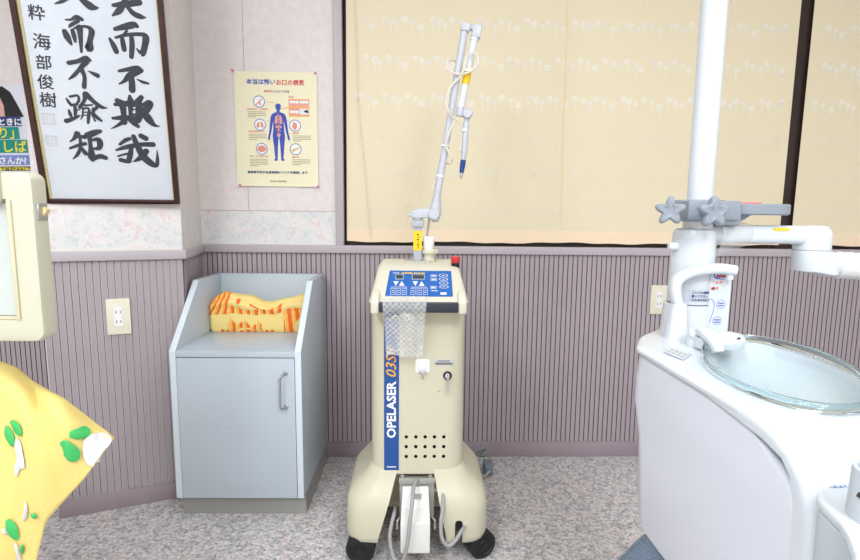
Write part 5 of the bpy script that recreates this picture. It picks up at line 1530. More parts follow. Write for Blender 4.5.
# treatment chair headrest outside the picture, and the yellow cloth hanging from it
ch = thing('treatment_chair', 'cream vinyl treatment chair back under the yellow cloth', 'chair', (-1.0, -1.16, 0))
mb = MB(); mb.loft([[(x, -1.115 + y, z) for x, y in rrect(-1.07, 0, hw, hy, .05, 5)] for z, hw, hy in ((.44, .19, .03), (.47, .205, .05), (.70, .205, .05), (.735, .19, .03))]); mb.build('backrest', 'vinyl', ch)
mb = MB(); mb.tube([(-1.0, -1.13, .03), (-1.0, -1.13, .48)], .04, 20); mb.lathe([(.24, 0), (.24, .02), (.06, .05)], (-1.0, -1.13, 0), seg=36); mb.build('chair_base', 'unit_grey', ch)
CLOTH = [[(-10470,-11270,7410),(-10470,-11570,7610),(-10470,-11870,7730),(-10470,-12170,7770),(-10180,-12460,7610),(-10110,-12550,7410),(-10090,-12590,7190),(-10090,-12620,6970),(-10110,-12640,6750),(-10130,-12650,6520),(-10160,-12650,6280),(-10190,-12650,6040),(-10240,-12630,5800),(-10290,-12620,5550),(-10350,-12590,5290),(-10410,-12570,5030),(-10480,-12540,4770),(-10540,-12520,4500),(-10600,-12490,4230),(-10660,-12470,3960),(-10710,-12460,3700),(-10760,-12450,3430),(-10790,-12450,3170),(-10820,-12460,2910),(-10840,-12470,2660),(-10850,-12490,2410),(-10860,-12510,2160)],[(-10260,-11346,7430),(-10260,-11637,7625),(-10260,-11929,7741),(-10260,-12220,7780),(-9960,-12510,7630),(-9880,-12600,7430),(-9860,-12640,7210),(-9870,-12650,6990),(-9880,-12650,6760),(-9920,-12640,6520),(-9960,-12620,6270),(-10000,-12590,6020),(-10060,-12560,5770),(-10110,-12530,5510),(-10160,-12510,5250),(-10210,-12480,4990),(-10250,-12460,4730),(-10290,-12450,4470),(-10310,-12450,4220),(-10320,-12460,3970),(-10320,-12480,3720),(-10320,-12500,3480),(-10300,-12530,3250),(-10290,-12560,3010),(-10280,-12590,2780),(-10270,-12610,2540),(-10270,-12630,2290)],[(-10060,-11421,7461),(-10060,-11704,7649),(-10060,-11987,7762),(-10060,-12270,7800),(-9760,-12550,7650),(-9680,-12620,7440),(-9670,-12640,7220),(-9680,-12630,6990),(-9710,-12610,6750),(-9750,-12580,6500),(-9800,-12550,6250),(-9840,-12510,6000),(-9880,-12480,5740),(-9910,-12460,5480),(-9930,-12450,5230),(-9940,-12450,4980),(-9930,-12460,4740),(-9920,-12480,4510),(-9890,-12510,4270),(-9860,-12550,4050),(-9830,-12580,3820),(-9810,-12610,3590),(-9790,-12630,3350),(-9780,-12650,3100),(-9790,-12650,2850),(-9810,-12640,2580),(-9840,-12620,2300)],[(-9870,-11477,7481),(-9870,-11751,7664),(-9870,-12026,7773),(-9870,-12300,7810),(-9580,-12560,7650),(-9520,-12620,7440),(-9520,-12610,7210),(-9540,-12580,6970),(-9570,-12550,6730),(-9610,-12510,6480),(-9640,-12480,6230),(-9650,-12460,5980),(-9650,-12450,5730),(-9640,-12460,5490),(-9610,-12480,5260),(-9570,-12510,5030),(-9530,-12550,4810),(-9480,-12580,4580),(-9440,-12620,4360),(-9410,-12640,4120),(-9390,-12650,3880),(-9390,-12650,3630),(-9400,-12630,3360),(-9430,-12600,3080),(-9460,-12560,2790),(-9490,-12530,2500),(-9520,-12490,2200)],[(-9710,-11503,7491),(-9710,-11769,7668),(-9710,-12034,7775),(-9710,-12300,7810),(-9440,-12540,7650),(-9390,-12580,7430),(-9390,-12550,7200),(-9410,-12520,6950),(-9430,-12480,6710),(-9440,-12460,6460),(-9430,-12450,6220),(-9400,-12460,5990),(-9360,-12480,5760),(-9310,-12520,5530),(-9250,-12560,5310),(-9190,-12600,5090),(-9140,-12630,4870),(-9100,-12650,4640),(-9080,-12650,4390),(-9080,-12630,4130),(-9090,-12600,3860),(-9110,-12560,3580),(-9130,-12520,3290),(-9150,-12490,3010),(-9160,-12460,2720),(-9150,-12450,2450),(-9120,-12460,2190)],[(-9580,-11509,7501),(-9580,-11766,7673),(-9580,-12023,7776),(-9580,-12280,7810),(-9330,-12500,7640),(-9280,-12520,7420),(-9280,-12500,7180),(-9290,-12470,6940),(-9280,-12450,6700),(-9260,-12450,6470),(-9230,-12470,6240),(-9170,-12500,6010),(-9110,-12540,5790),(-9040,-12580,5580),(-8980,-12620,5360),(-8930,-12640,5130),(-8900,-12650,4900),(-8890,-12640,4650),(-8890,-12610,4380),(-8900,-12570,4110),(-8920,-12530,3830),(-8940,-12490,3540),(-8940,-12460,3270),(-8930,-12450,3000),(-8900,-12460,2740),(-8850,-12480,2500),(-8790,-12510,2270)],[(-9470,-11484,7502),(-9470,-11733,7667),(-9470,-11981,7767),(-9470,-12230,7800),(-9220,-12450,7630),(-9170,-12470,7410),(-9160,-12460,7170),(-9140,-12450,6940),(-9110,-12450,6710),(-9050,-12480,6480),(-8990,-12510,6270),(-8920,-12560,6050),(-8850,-12600,5840),(-8790,-12630,5620),(-8740,-12650,5390),(-8720,-12650,5150),(-8710,-12620,4890),(-8710,-12590,4630),(-8730,-12550,4350),(-8740,-12500,4080),(-8740,-12470,3800),(-8730,-12450,3530),(-8700,-12450,3280),(-8650,-12470,3040),(-8580,-12510,2810),(-8510,-12550,2580),(-8440,-12590,2360)],[(-9360,-11460,7502),(-9360,-11700,7662),(-9360,-11940,7758),(-9360,-12180,7790),(-9120,-12400,7620),(-9040,-12440,7400),(-9000,-12440,7170),(-8960,-12460,6950),(-8900,-12490,6730),(-8820,-12530,6510),(-8740,-12570,6300),(-8670,-12610,6090),(-8610,-12640,5870),(-8570,-12650,5640),(-8550,-12640,5390),(-8540,-12610,5140),(-8550,-12570,4870),(-8560,-12520,4600),(-8560,-12480,4330),(-8550,-12460,4060),(-8520,-12450,3800),(-8470,-12470,3560),(-8400,-12500,3330),(-8330,-12540,3110),(-8250,-12590,2890),(-8180,-12620,2670),(-8120,-12650,2430)],[(-9250,-11446,7502),(-9250,-11677,7657),(-9250,-11909,7749),(-9250,-12140,7780),(-8990,-12360,7610),(-8890,-12420,7400),(-8820,-12460,7180),(-8750,-12490,6970),(-8670,-12540,6760),(-8580,-12590,6550),(-8510,-12620,6330),(-8450,-12650,6110),(-8410,-12650,5880),(-8390,-12630,5640),(-8390,-12590,5380),(-8390,-12540,5120),(-8390,-12500,4850),(-8380,-12470,4580),(-8360,-12450,4320),(-8310,-12460,4080),(-8250,-12480,3850),(-8170,-12520,3630),(-8080,-12570,3410),(-8000,-12610,3190),(-7940,-12640,2960),(-7890,-12650,2720),(-7860,-12640,2450)],[(-9120,-11441,7503),(-9120,-11664,7651),(-9120,-11887,7740),(-9120,-12110,7770),(-8840,-12350,7610),(-8710,-12440,7410),(-8620,-12490,7200),(-8530,-12550,7000),(-8440,-12590,6790),(-8360,-12630,6580),(-8300,-12650,6360),(-8260,-12640,6130),(-8240,-12620,5880),(-8240,-12580,5630),(-8240,-12530,5370),(-8230,-12490,5110),(-8220,-12460,4850),(-8180,-12450,4600),(-8120,-12470,4360),(-8040,-12500,4140),(-7950,-12550,3930),(-7860,-12590,3720),(-7790,-12630,3500),(-7720,-12650,3260),(-7680,-12640,3010),(-7650,-12620,2730),(-7640,-12580,2440)],[(-8970,-11457,7513),(-8970,-11671,7656),(-8970,-11886,7741),(-8970,-12100,7770),(-8660,-12370,7620),(-8510,-12480,7430),(-8400,-12550,7230),(-8310,-12600,7030),(-8230,-12630,6820),(-8170,-12650,6600),(-8130,-12640,6370),(-8110,-12610,6130),(-8100,-12560,5880),(-8100,-12520,5620),(-8080,-12470,5360),(-8050,-12450,5110),(-8000,-12450,4870),(-7930,-12480,4650),(-7840,-12520,4430),(-7750,-12570,4220),(-7660,-12610,4010),(-7580,-12640,3790),(-7520,-12650,3550),(-7490,-12630,3290),(-7470,-12590,3010),(-7460,-12540,2710),(-7460,-12480,2400)],[(-8790,-11503,7523),(-8790,-11709,7660),(-8790,-11914,7743),(-8790,-12120,7770),(-8470,-12410,7630),(-8310,-12530,7450),(-8190,-12600,7250),(-8100,-12640,7050),(-8040,-12650,6830),(-8000,-12640,6600),(-7980,-12600,6360),(-7970,-12550,6120),(-7960,-12500,5860),(-7940,-12470,5610),(-7900,-12450,5370),(-7840,-12460,5140),(-7750,-12490,4920),(-7660,-12540,4710),(-7560,-12590,4500),(-7470,-12620,4290),(-7400,-12640,4070),(-7350,-12630,3820),(-7330,-12600,3550),(-7320,-12530,3250),(-7330,-12450,2940),(-7330,-12380,2620),(-7300,-12340,2330)],[(-8600,-11569,7533),(-8600,-11766,7665),(-8600,-11963,7744),(-8600,-12160,7770),(-8270,-12450,7640),(-8110,-12570,7460),(-8010,-12630,7260),(-7940,-12650,7050),(-7900,-12640,6830),(-7870,-12600,6600),(-7860,-12550,6360),(-7850,-12500,6120),(-7830,-12470,5870),(-7780,-12450,5640),(-7720,-12460,5410),(-7640,-12490,5200),(-7540,-12530,4990),(-7450,-12580,4790),(-7360,-12620,4580),(-7290,-12630,4360),(-7250,-12610,4110),(-7230,-12560,3840),(-7230,-12490,3540),(-7230,-12420,3240),(-7210,-12360,2950),(-7160,-12350,2690),(-7080,-12370,2460)],[(-8390,-11644,7544),(-8390,-11833,7669),(-8390,-12021,7745),(-8390,-12210,7770),(-8090,-12500,7640),(-7940,-12600,7470),(-7860,-12640,7280),(-7820,-12640,7070),(-7790,-12610,6850),(-7780,-12570,6630),(-7770,-12520,6390),(-7760,-12480,6160),(-7730,-12460,5930),(-7680,-12450,5710),(-7620,-12470,5500),(-7540,-12500,5300),(-7450,-12540,5100),(-7360,-12590,4900),(-7290,-12610,4700),(-7230,-12620,4480),(-7200,-12590,4230),(-7190,-12540,3970),(-7190,-12480,3700),(-7180,-12420,3420),(-7160,-12380,3150),(-7110,-12360,2900),(-7050,-12380,2670)],[(-8190,-11720,7554),(-8190,-11900,7674),(-8190,-12080,7746),(-8190,-12260,7770),(-7920,-12520,7650),(-7800,-12610,7480),(-7740,-12630,7290),(-7710,-12610,7080),(-7700,-12580,6870),(-7690,-12530,6650),(-7680,-12490,6430),(-7660,-12460,6210),(-7620,-12450,5990),(-7570,-12460,5790),(-7510,-12480,5590),(-7430,-12510,5400),(-7360,-12550,5210),(-7280,-12580,5010),(-7220,-12600,4810),(-7180,-12590,4590),(-7160,-12570,4360),(-7150,-12520,4110),(-7140,-12470,3850),(-7130,-12420,3600),(-7100,-12390,3350),(-7060,-12380,3110),(-7010,-12390,2890)],[(-8010,-11776,7564),(-8010,-11947,7679),(-8010,-12119,7747),(-8010,-12290,7770),(-7770,-12530,7650),(-7670,-12600,7480),(-7630,-12600,7290),(-7610,-12580,7090),(-7600,-12540,6880),(-7600,-12500,6670),(-7580,-12470,6470),(-7560,-12450,6260),(-7520,-12450,6060),(-7470,-12460,5870),(-7400,-12490,5680),(-7340,-12520,5490),(-7270,-12550,5310),(-7210,-12570,5120),(-7170,-12580,4920),(-7130,-12570,4700),(-7110,-12540,4480),(-7100,-12510,4250),(-7080,-12470,4020),(-7070,-12440,3780),(-7040,-12410,3550),(-7010,-12400,3320),(-6960,-12400,3100)],[(-7850,-11811,7565),(-7850,-11974,7673),(-7850,-12137,7738),(-7850,-12300,7760),(-7640,-12510,7630),(-7560,-12560,7470),(-7530,-12560,7290),(-7510,-12530,7090),(-7510,-12500,6890),(-7500,-12470,6700),(-7480,-12450,6500),(-7450,-12450,6300),(-7410,-12450,6120),(-7360,-12470,5930),(-7310,-12490,5750),(-7250,-12520,5570),(-7200,-12540,5390),(-7150,-12550,5200),(-7110,-12550,5000),(-7080,-12540,4800),(-7060,-12530,4590),(-7040,-12500,4380),(-7030,-12480,4160),(-7010,-12450,3940),(-6990,-12430,3720),(-6960,-12420,3500),(-6930,-12410,3290)],[(-7720,-11817,7535),(-7720,-11971,7638),(-7720,-12126,7699),(-7720,-12280,7720),(-7530,-12470,7590),(-7460,-12520,7430),(-7440,-12510,7250),(-7420,-12490,7070),(-7410,-12470,6880),(-7400,-12450,6690),(-7380,-12440,6510),(-7350,-12440,6320),(-7310,-12450,6140),(-7270,-12470,5960),(-7220,-12480,5790),(-7180,-12500,5610),(-7130,-12520,5430),(-7090,-12530,5250),(-7060,-12530,5070),(-7030,-12530,4880),(-7010,-12520,4680),(-6990,-12510,4480),(-6970,-12490,4270),(-6950,-12470,4070),(-6940,-12450,3860),(-6920,-12440,3650),(-6890,-12430,3440)],[(-7610,-11793,7485),(-7610,-11939,7582),(-7610,-12084,7641),(-7610,-12230,7660),(-7440,-12410,7540),(-7370,-12460,7390),(-7340,-12470,7220),(-7330,-12460,7040),(-7310,-12440,6870),(-7290,-12440,6690),(-7270,-12430,6510),(-7250,-12430,6340),(-7220,-12440,6160),(-7180,-12450,5990),(-7140,-12470,5820),(-7100,-12490,5650),(-7060,-12510,5480),(-7030,-12520,5310),(-6990,-12530,5140),(-6970,-12530,4960),(-6940,-12530,4770),(-6930,-12520,4580),(-6910,-12500,4390),(-6900,-12490,4190),(-6890,-12470,3990),(-6870,-12450,3790),(-6860,-12440,3590)],[(-7500,-11769,7445),(-7500,-11906,7537),(-7500,-12043,7592),(-7500,-12180,7610),(-7340,-12360,7500),(-7270,-12420,7350),(-7240,-12440,7190),(-7220,-12430,7030),(-7200,-12430,6860),(-7190,-12420,6690),(-7170,-12420,6520),(-7150,-12430,6350),(-7120,-12430,6190),(-7090,-12440,6020),(-7050,-12470,5860),(-7020,-12490,5700),(-6980,-12510,5540),(-6950,-12530,5380),(-6920,-12540,5220),(-6890,-12540,5050),(-6870,-12540,4870),(-6860,-12530,4690),(-6850,-12520,4510),(-6840,-12500,4320),(-6840,-12490,4130),(-6830,-12470,3930),(-6820,-12450,3740)],[(-7390,-11744,7396),(-7390,-11873,7481),(-7390,-12001,7533),(-7390,-12130,7550),(-7230,-12310,7450),(-7150,-12390,7320),(-7110,-12420,7180),(-7090,-12420,7020),(-7080,-12420,6870),(-7060,-12430,6710),(-7040,-12430,6550),(-7020,-12440,6400),(-7000,-12450,6240),(-6970,-12460,6090),(-6930,-12490,5950),(-6890,-12520,5800),(-6860,-12540,5650),(-6830,-12560,5500),(-6810,-12570,5340),(-6790,-12570,5180),(-6780,-12570,5020),(-6770,-12560,4850),(-6760,-12550,4680),(-6760,-12530,4500),(-6760,-12510,4320),(-6760,-12490,4140),(-6750,-12470,3960)],[(-7270,-11740,7336),(-7270,-11860,7416),(-7270,-11980,7464),(-7270,-12100,7480),(-7130,-12270,7390),(-7040,-12360,7270),(-6990,-12410,7140),(-6970,-12430,7010),(-6940,-12440,6870),(-6920,-12460,6730),(-6890,-12470,6590),(-6870,-12490,6460),(-6840,-12510,6320),(-6810,-12520,6180),(-6780,-12550,6050),(-6750,-12570,5920),(-6720,-12590,5780),(-6700,-12600,5640),(-6690,-12610,5500),(-6670,-12600,5350),(-6670,-12600,5200),(-6660,-12580,5040),(-6660,-12570,4880),(-6660,-12550,4720),(-6660,-12530,4550),(-6670,-12510,4390),(-6670,-12490,4220)],[(-7150,-11766,7246),(-7150,-11877,7321),(-7150,-11989,7365),(-7150,-12100,7380),(-7010,-12270,7300),(-6930,-12370,7200),(-6870,-12420,7090),(-6830,-12460,6980),(-6800,-12480,6860),(-6770,-12510,6740),(-6750,-12530,6620),(-6720,-12550,6500),(-6690,-12570,6380),(-6670,-12590,6260),(-6650,-12600,6140),(-6620,-12620,6020),(-6600,-12630,5890),(-6590,-12630,5760),(-6580,-12630,5630),(-6570,-12620,5500),(-6570,-12610,5360),(-6570,-12600,5220),(-6570,-12580,5070),(-6570,-12560,4930),(-6580,-12540,4780),(-6580,-12520,4630),(-6580,-12500,4480)],[(-7040,-11781,7147),(-7040,-11884,7215),(-7040,-11987,7256),(-7040,-12090,7270),(-6900,-12260,7210),(-6810,-12370,7130),(-6750,-12440,7040),(-6700,-12490,6950),(-6660,-12530,6850),(-6630,-12560,6750),(-6600,-12580,6650),(-6580,-12600,6540),(-6560,-12620,6430),(-6540,-12630,6330),(-6520,-12640,6220),(-6510,-12650,6110),(-6490,-12650,5990),(-6490,-12650,5880),(-6480,-12640,5760),(-6480,-12640,5640),(-6480,-12620,5510),(-6480,-12610,5390),(-6480,-12590,5260),(-6490,-12570,5130),(-6490,-12550,5000),(-6500,-12530,4870),(-6500,-12510,4740)],[(-6990,-11697,7037),(-6990,-11791,7100),(-6990,-11886,7137),(-6990,-11980,7150),(-6840,-12160,7100),(-6740,-12290,7040),(-6670,-12380,6970),(-6610,-12460,6890),(-6560,-12510,6810),(-6520,-12560,6720),(-6480,-12590,6630),(-6460,-12620,6540),(-6440,-12640,6450),(-6420,-12650,6350),(-6400,-12660,6250),(-6390,-12660,6140),(-6390,-12660,6040),(-6380,-12660,5930),(-6380,-12650,5820),(-6380,-12640,5710),(-6380,-12620,5600),(-6390,-12610,5480),(-6390,-12590,5360),(-6400,-12570,5240),(-6410,-12550,5120),(-6410,-12530,5000),(-6420,-12510,4880)],[(-6910,-11633,6937),(-6910,-11719,6994),(-6910,-11804,7029),(-6910,-11890,7040),(-6790,-12050,6990),(-6710,-12150,6930),(-6640,-12250,6870),(-6570,-12330,6800),(-6520,-12400,6730),(-6470,-12450,6650),(-6430,-12500,6570),(-6400,-12540,6490),(-6370,-12570,6410),(-6340,-12600,6320),(-6320,-12620,6230),(-6310,-12630,6140),(-6300,-12640,6050),(-6290,-12640,5950),(-6290,-12630,5850),(-6290,-12620,5740),(-6290,-12610,5640),(-6300,-12590,5530),(-6310,-12580,5420),(-6310,-12560,5310),(-6320,-12540,5200),(-6330,-12520,5090),(-6330,-12510,4980)],[(-6610,-11889,6947),(-6610,-11966,6999),(-6610,-12043,7030),(-6610,-12120,7040),(-6520,-12230,6990),(-6470,-12310,6930),(-6420,-12360,6850),(-6390,-12400,6780),(-6370,-12430,6700),(-6350,-12450,6620),(-6330,-12470,6530),(-6320,-12490,6450),(-6300,-12510,6370),(-6280,-12520,6290),(-6270,-12540,6200),(-6260,-12550,6120),(-6250,-12560,6030),(-6240,-12570,5940),(-6230,-12570,5850),(-6230,-12570,5760),(-6230,-12560,5660),(-6230,-12560,5570),(-6230,-12550,5470),(-6240,-12540,5370),(-6240,-12520,5270),(-6250,-12510,5170),(-6250,-12500,5070)],[(-6340,-12094,6948),(-6340,-12163,6993),(-6340,-12231,7021),(-6340,-12300,7030),(-6250,-12420,6990),(-6200,-12500,6940),(-6160,-12550,6880),(-6140,-12580,6810),(-6130,-12600,6730),(-6120,-12610,6650),(-6120,-12610,6570),(-6120,-12600,6480),(-6120,-12600,6400),(-6130,-12590,6310),(-6130,-12580,6220),(-6140,-12570,6140),(-6140,-12550,6050),(-6150,-12540,5960),(-6150,-12530,5870),(-6160,-12520,5780),(-6160,-12510,5690),(-6170,-12500,5600),(-6170,-12490,5510),(-6180,-12490,5420),(-6180,-12480,5330),(-6180,-12470,5240),(-6180,-12470,5150)],[(-6180,-12160,6898),(-6180,-12220,6938),(-6180,-12280,6962),(-6180,-12340,6970),(-6100,-12450,6940),(-6050,-12530,6890),(-6010,-12590,6840),(-5980,-12630,6780),(-5970,-12650,6710),(-5960,-12670,6650),(-5950,-12670,6580),(-5950,-12680,6500),(-5950,-12680,6430),(-5950,-12670,6350),(-5960,-12660,6270),(-5970,-12650,6190),(-5980,-12630,6110),(-5990,-12620,6030),(-6000,-12600,5940),(-6020,-12570,5850),(-6030,-12550,5770),(-6040,-12530,5680),(-6060,-12510,5590),(-6070,-12490,5500),(-6080,-12470,5410),(-6090,-12460,5330),(-6100,-12450,5240)],[(-6070,-12166,6798),(-6070,-12217,6833),(-6070,-12269,6853),(-6070,-12320,6860),(-6000,-12420,6840),(-5950,-12500,6800),(-5920,-12550,6750),(-5890,-12580,6700),(-5880,-12610,6650),(-5870,-12630,6590),(-5860,-12640,6530),(-5860,-12650,6460),(-5850,-12650,6400),(-5850,-12650,6330),(-5860,-12650,6270),(-5860,-12640,6200),(-5860,-12640,6130),(-5870,-12630,6060),(-5880,-12620,5990),(-5890,-12610,5910),(-5900,-12590,5840),(-5910,-12580,5770),(-5920,-12560,5690),(-5930,-12550,5610),(-5940,-12530,5540),(-5950,-12510,5460),(-5970,-12500,5380)],[(-5980,-12141,6699),(-5980,-12184,6727),(-5980,-12227,6744),(-5980,-12270,6750),(-5920,-12360,6720),(-5880,-12430,6690),(-5850,-12480,6660),(-5820,-12510,6610),(-5810,-12540,6570),(-5800,-12560,6520),(-5790,-12570,6460),(-5790,-12580,6410),(-5780,-12590,6350),(-5780,-12590,6300),(-5780,-12590,6240),(-5790,-12590,6180),(-5790,-12590,6120),(-5790,-12590,6070),(-5800,-12580,6010),(-5800,-12580,5940),(-5800,-12570,5880),(-5810,-12570,5820),(-5820,-12560,5760),(-5820,-12550,5700),(-5830,-12550,5630),(-5840,-12540,5570),(-5840,-12530,5510)],[(-5890,-12097,6579),(-5890,-12131,6602),(-5890,-12166,6615),(-5890,-12200,6620),(-5840,-12290,6610),(-5810,-12350,6580),(-5780,-12390,6550),(-5760,-12430,6520),(-5750,-12460,6480),(-5730,-12480,6440),(-5730,-12490,6390),(-5720,-12500,6350),(-5720,-12510,6310),(-5720,-12520,6260),(-5720,-12520,6210),(-5720,-12530,6160),(-5720,-12530,6120),(-5720,-12530,6070),(-5720,-12530,6020),(-5720,-12530,5970),(-5730,-12530,5920),(-5730,-12530,5870),(-5730,-12530,5820),(-5740,-12530,5770),(-5740,-12530,5710),(-5740,-12520,5660),(-5750,-12520,5610)],[(-5800,-12073,6469),(-5800,-12099,6486),(-5800,-12124,6497),(-5800,-12150,6500),(-5770,-12210,6490),(-5740,-12260,6470),(-5710,-12300,6450),(-5690,-12340,6430),(-5680,-12360,6400),(-5660,-12390,6370),(-5650,-12410,6340),(-5650,-12420,6310),(-5640,-12430,6280),(-5630,-12440,6250),(-5630,-12450,6210),(-5630,-12460,6180),(-5630,-12470,6140),(-5620,-12470,6110),(-5620,-12480,6070),(-5620,-12480,6040),(-5620,-12480,6000),(-5620,-12490,5960),(-5620,-12490,5930),(-5620,-12490,5890),(-5620,-12490,5850),(-5620,-12490,5820),(-5630,-12490,5780)],[(-5700,-12059,6369),(-5700,-12076,6381),(-5700,-12093,6388),(-5700,-12110,6390),(-5670,-12160,6380),(-5650,-12190,6370),(-5630,-12230,6360),(-5610,-12260,6350),(-5600,-12280,6330),(-5580,-12310,6310),(-5570,-12330,6300),(-5560,-12340,6280),(-5550,-12360,6260),(-5550,-12370,6240),(-5540,-12390,6220),(-5530,-12400,6200),(-5530,-12410,6180),(-5520,-12420,6160),(-5520,-12420,6140),(-5520,-12430,6110),(-5510,-12440,6090),(-5510,-12440,6070),(-5510,-12450,6050),(-5510,-12450,6020),(-5500,-12460,6000),(-5500,-12460,5980),(-5500,-12460,5950)],[(-5560,-12084,6280),(-5560,-12093,6285),(-5560,-12101,6289),(-5560,-12110,6290),(-5550,-12130,6290),(-5540,-12160,6280),(-5520,-12180,6280),(-5510,-12200,6280),(-5500,-12220,6270),(-5490,-12230,6260),(-5480,-12250,6260),(-5470,-12260,6250),(-5470,-12280,6240),(-5460,-12290,6240),(-5450,-12300,6230),(-5440,-12320,6220),(-5440,-12330,6210),(-5430,-12340,6200),(-5430,-12350,6190),(-5420,-12360,6190),(-5410,-12370,6180),(-5410,-12370,6170),(-5410,-12380,6160),(-5400,-12390,6150),(-5400,-12400,6140),(-5390,-12400,6130),(-5390,-12410,6120)],[(-5410,-12140,6210),(-5410,-12140,6210),(-5410,-12140,6210),(-5410,-12140,6210),(-5410,-12140,6210),(-5410,-12140,6210),(-5410,-12140,6210),(-5410,-12150,6210),(-5400,-12150,6210),(-5400,-12150,6210),(-5400,-12150,6210),(-5400,-12160,6210),(-5400,-12160,6210),(-5400,-12160,6210),(-5390,-12160,6210),(-5390,-12160,6210),(-5390,-12170,6210),(-5390,-12170,6210),(-5390,-12170,6210),(-5390,-12170,6210),(-5380,-12180,6210),(-5380,-12180,6210),(-5380,-12180,6210),(-5380,-12180,6210),(-5380,-12190,6210),(-5380,-12190,6210),(-5370,-12190,6210)]]
NU, NV = len(CLOTH), len(CLOTH[0])
clo = thing('yellow_cloth', 'yellow cotton cloth with green and white leaves hanging at the left', 'cloth', (-.68, -1.25, .35))
mb = MB(); mb.grid(lambda u, v: Vector(CLOTH[min(NU - 1, round(u * (NU - 1)))][min(NV - 1, round(v * (NV - 1)))]) * .0001, NU - 1, NV - 1)
bmesh.ops.remove_doubles(mb.bm, verts=mb.bm.verts, dist=2e-5)
co = mb.build('cotton', 'c_yellow', clo, smooth=80)
sd = co.modifiers.new('thickness', 'SOLIDIFY'); sd.thickness = .0016; sd.offset = 0
GREEN = [[(-6960,-12520,6370),(-7060,-12470,6540),(-7040,-12470,6560),(-7020,-12470,6550),(-6990,-12480,6530),(-6960,-12490,6500),(-6920,-12500,6460),(-6900,-12510,6420),(-6880,-12520,6370),(-6880,-12520,6310),(-6880,-12520,6270),(-6890,-12520,6230),(-6910,-12510,6210),(-6930,-12510,6190),(-6950,-12500,6180),(-6970,-12490,6190),(-6990,-12490,6210),(-7020,-12480,6250),(-7060,-12470,6310),(-7080,-12470,6370),(-7080,-12470,6430),(-7070,-12470,6500)],[(-6780,-12570,6550),(-6960,-12490,6630),(-6930,-12490,6660),(-6890,-12500,6670),(-6840,-12520,6660),(-6800,-12540,6650),(-6750,-12560,6620),(-6720,-12580,6590),(-6700,-12590,6550),(-6690,-12590,6500),(-6690,-12600,6460),(-6700,-12590,6430),(-6720,-12590,6410),(-6740,-12580,6410),(-6780,-12560,6410),(-6820,-12540,6430),(-6860,-12530,6460),(-6900,-12510,6510),(-6940,-12490,6580)],[(-5710,-12590,6470),(-5820,-12670,6540),(-5800,-12640,6550),(-5780,-12600,6550),(-5760,-12560,6550),(-5750,-12520,6550),(-5740,-12480,6550),(-5730,-12440,6540),(-5720,-12410,6520),(-5700,-12390,6490),(-5680,-12380,6470),(-5660,-12390,6450),(-5650,-12410,6420),(-5640,-12430,6400),(-5640,-12450,6380),(-5640,-12480,6370),(-5660,-12500,6360),(-5680,-12530,6360),(-5700,-12560,6360),(-5720,-12590,6370),(-5740,-12610,6370),(-5760,-12630,6380),(-5780,-12650,6400),(-5800,-12670,6410),(-5820,-12690,6430),(-5830,-12700,6460),(-5830,-12700,6490),(-5830,-12690,6520)],[(-5820,-12720,6220),(-6010,-12680,6340),(-5980,-12690,6370),(-5940,-12710,6390),(-5910,-12720,6400),(-5880,-12720,6400),(-5860,-12710,6390),(-5840,-12710,6380),(-5830,-12700,6360),(-5810,-12690,6330),(-5800,-12680,6310),(-5780,-12660,6280),(-5760,-12640,6260),(-5750,-12630,6220),(-5740,-12620,6190),(-5730,-12610,6150),(-5730,-12610,6110),(-5730,-12610,6070),(-5740,-12610,6030),(-5760,-12620,6010),(-5780,-12630,5990),(-5800,-12640,5980),(-5820,-12650,5980),(-5850,-12660,5990),(-5880,-12670,6000),(-5910,-12670,6020),(-5940,-12660,6040),(-5950,-12660,6070),(-5970,-12670,6100),(-5970,-12670,6140),(-5960,-12680,6170),(-5970,-12680,6210),(-5980,-12680,6260),(-6010,-12680,6300)],[(-7000,-12600,4710),(-7090,-12610,4890),(-7080,-12600,4900),(-7060,-12590,4910),(-7040,-12580,4900),(-7010,-12580,4870),(-6980,-12570,4830),(-6960,-12570,4790),(-6940,-12570,4740),(-6930,-12570,4690),(-6930,-12560,4640),(-6930,-12560,4590),(-6940,-12550,4540),(-6950,-12550,4500),(-6970,-12550,4480),(-6990,-12550,4480),(-7010,-12560,4490),(-7030,-12560,4510),(-7050,-12570,4540),(-7060,-12590,4580),(-7080,-12600,4640),(-7090,-12610,4700),(-7100,-12610,4760),(-7100,-12610,4810),(-7100,-12610,4860)],[(-6580,-12650,4990),(-6640,-12620,5020),(-6620,-12630,5030),(-6600,-12620,5030),(-6580,-12620,5030),(-6560,-12620,5000),(-6550,-12610,4970),(-6540,-12600,4940),(-6560,-12610,4930),(-6590,-12610,4920),(-6610,-12610,4920),(-6630,-12610,4930),(-6640,-12620,4950),(-6650,-12620,4970),(-6650,-12620,4990),(-6650,-12620,5010)],[(-6890,-12570,4330),(-6920,-12540,4400),(-6910,-12550,4410),(-6890,-12550,4400),(-6880,-12540,4370),(-6880,-12540,4320),(-6890,-12530,4250),(-6900,-12530,4210),(-6920,-12520,4200),(-6930,-12530,4210),(-6940,-12530,4240),(-6940,-12530,4300),(-6930,-12540,4360)]]
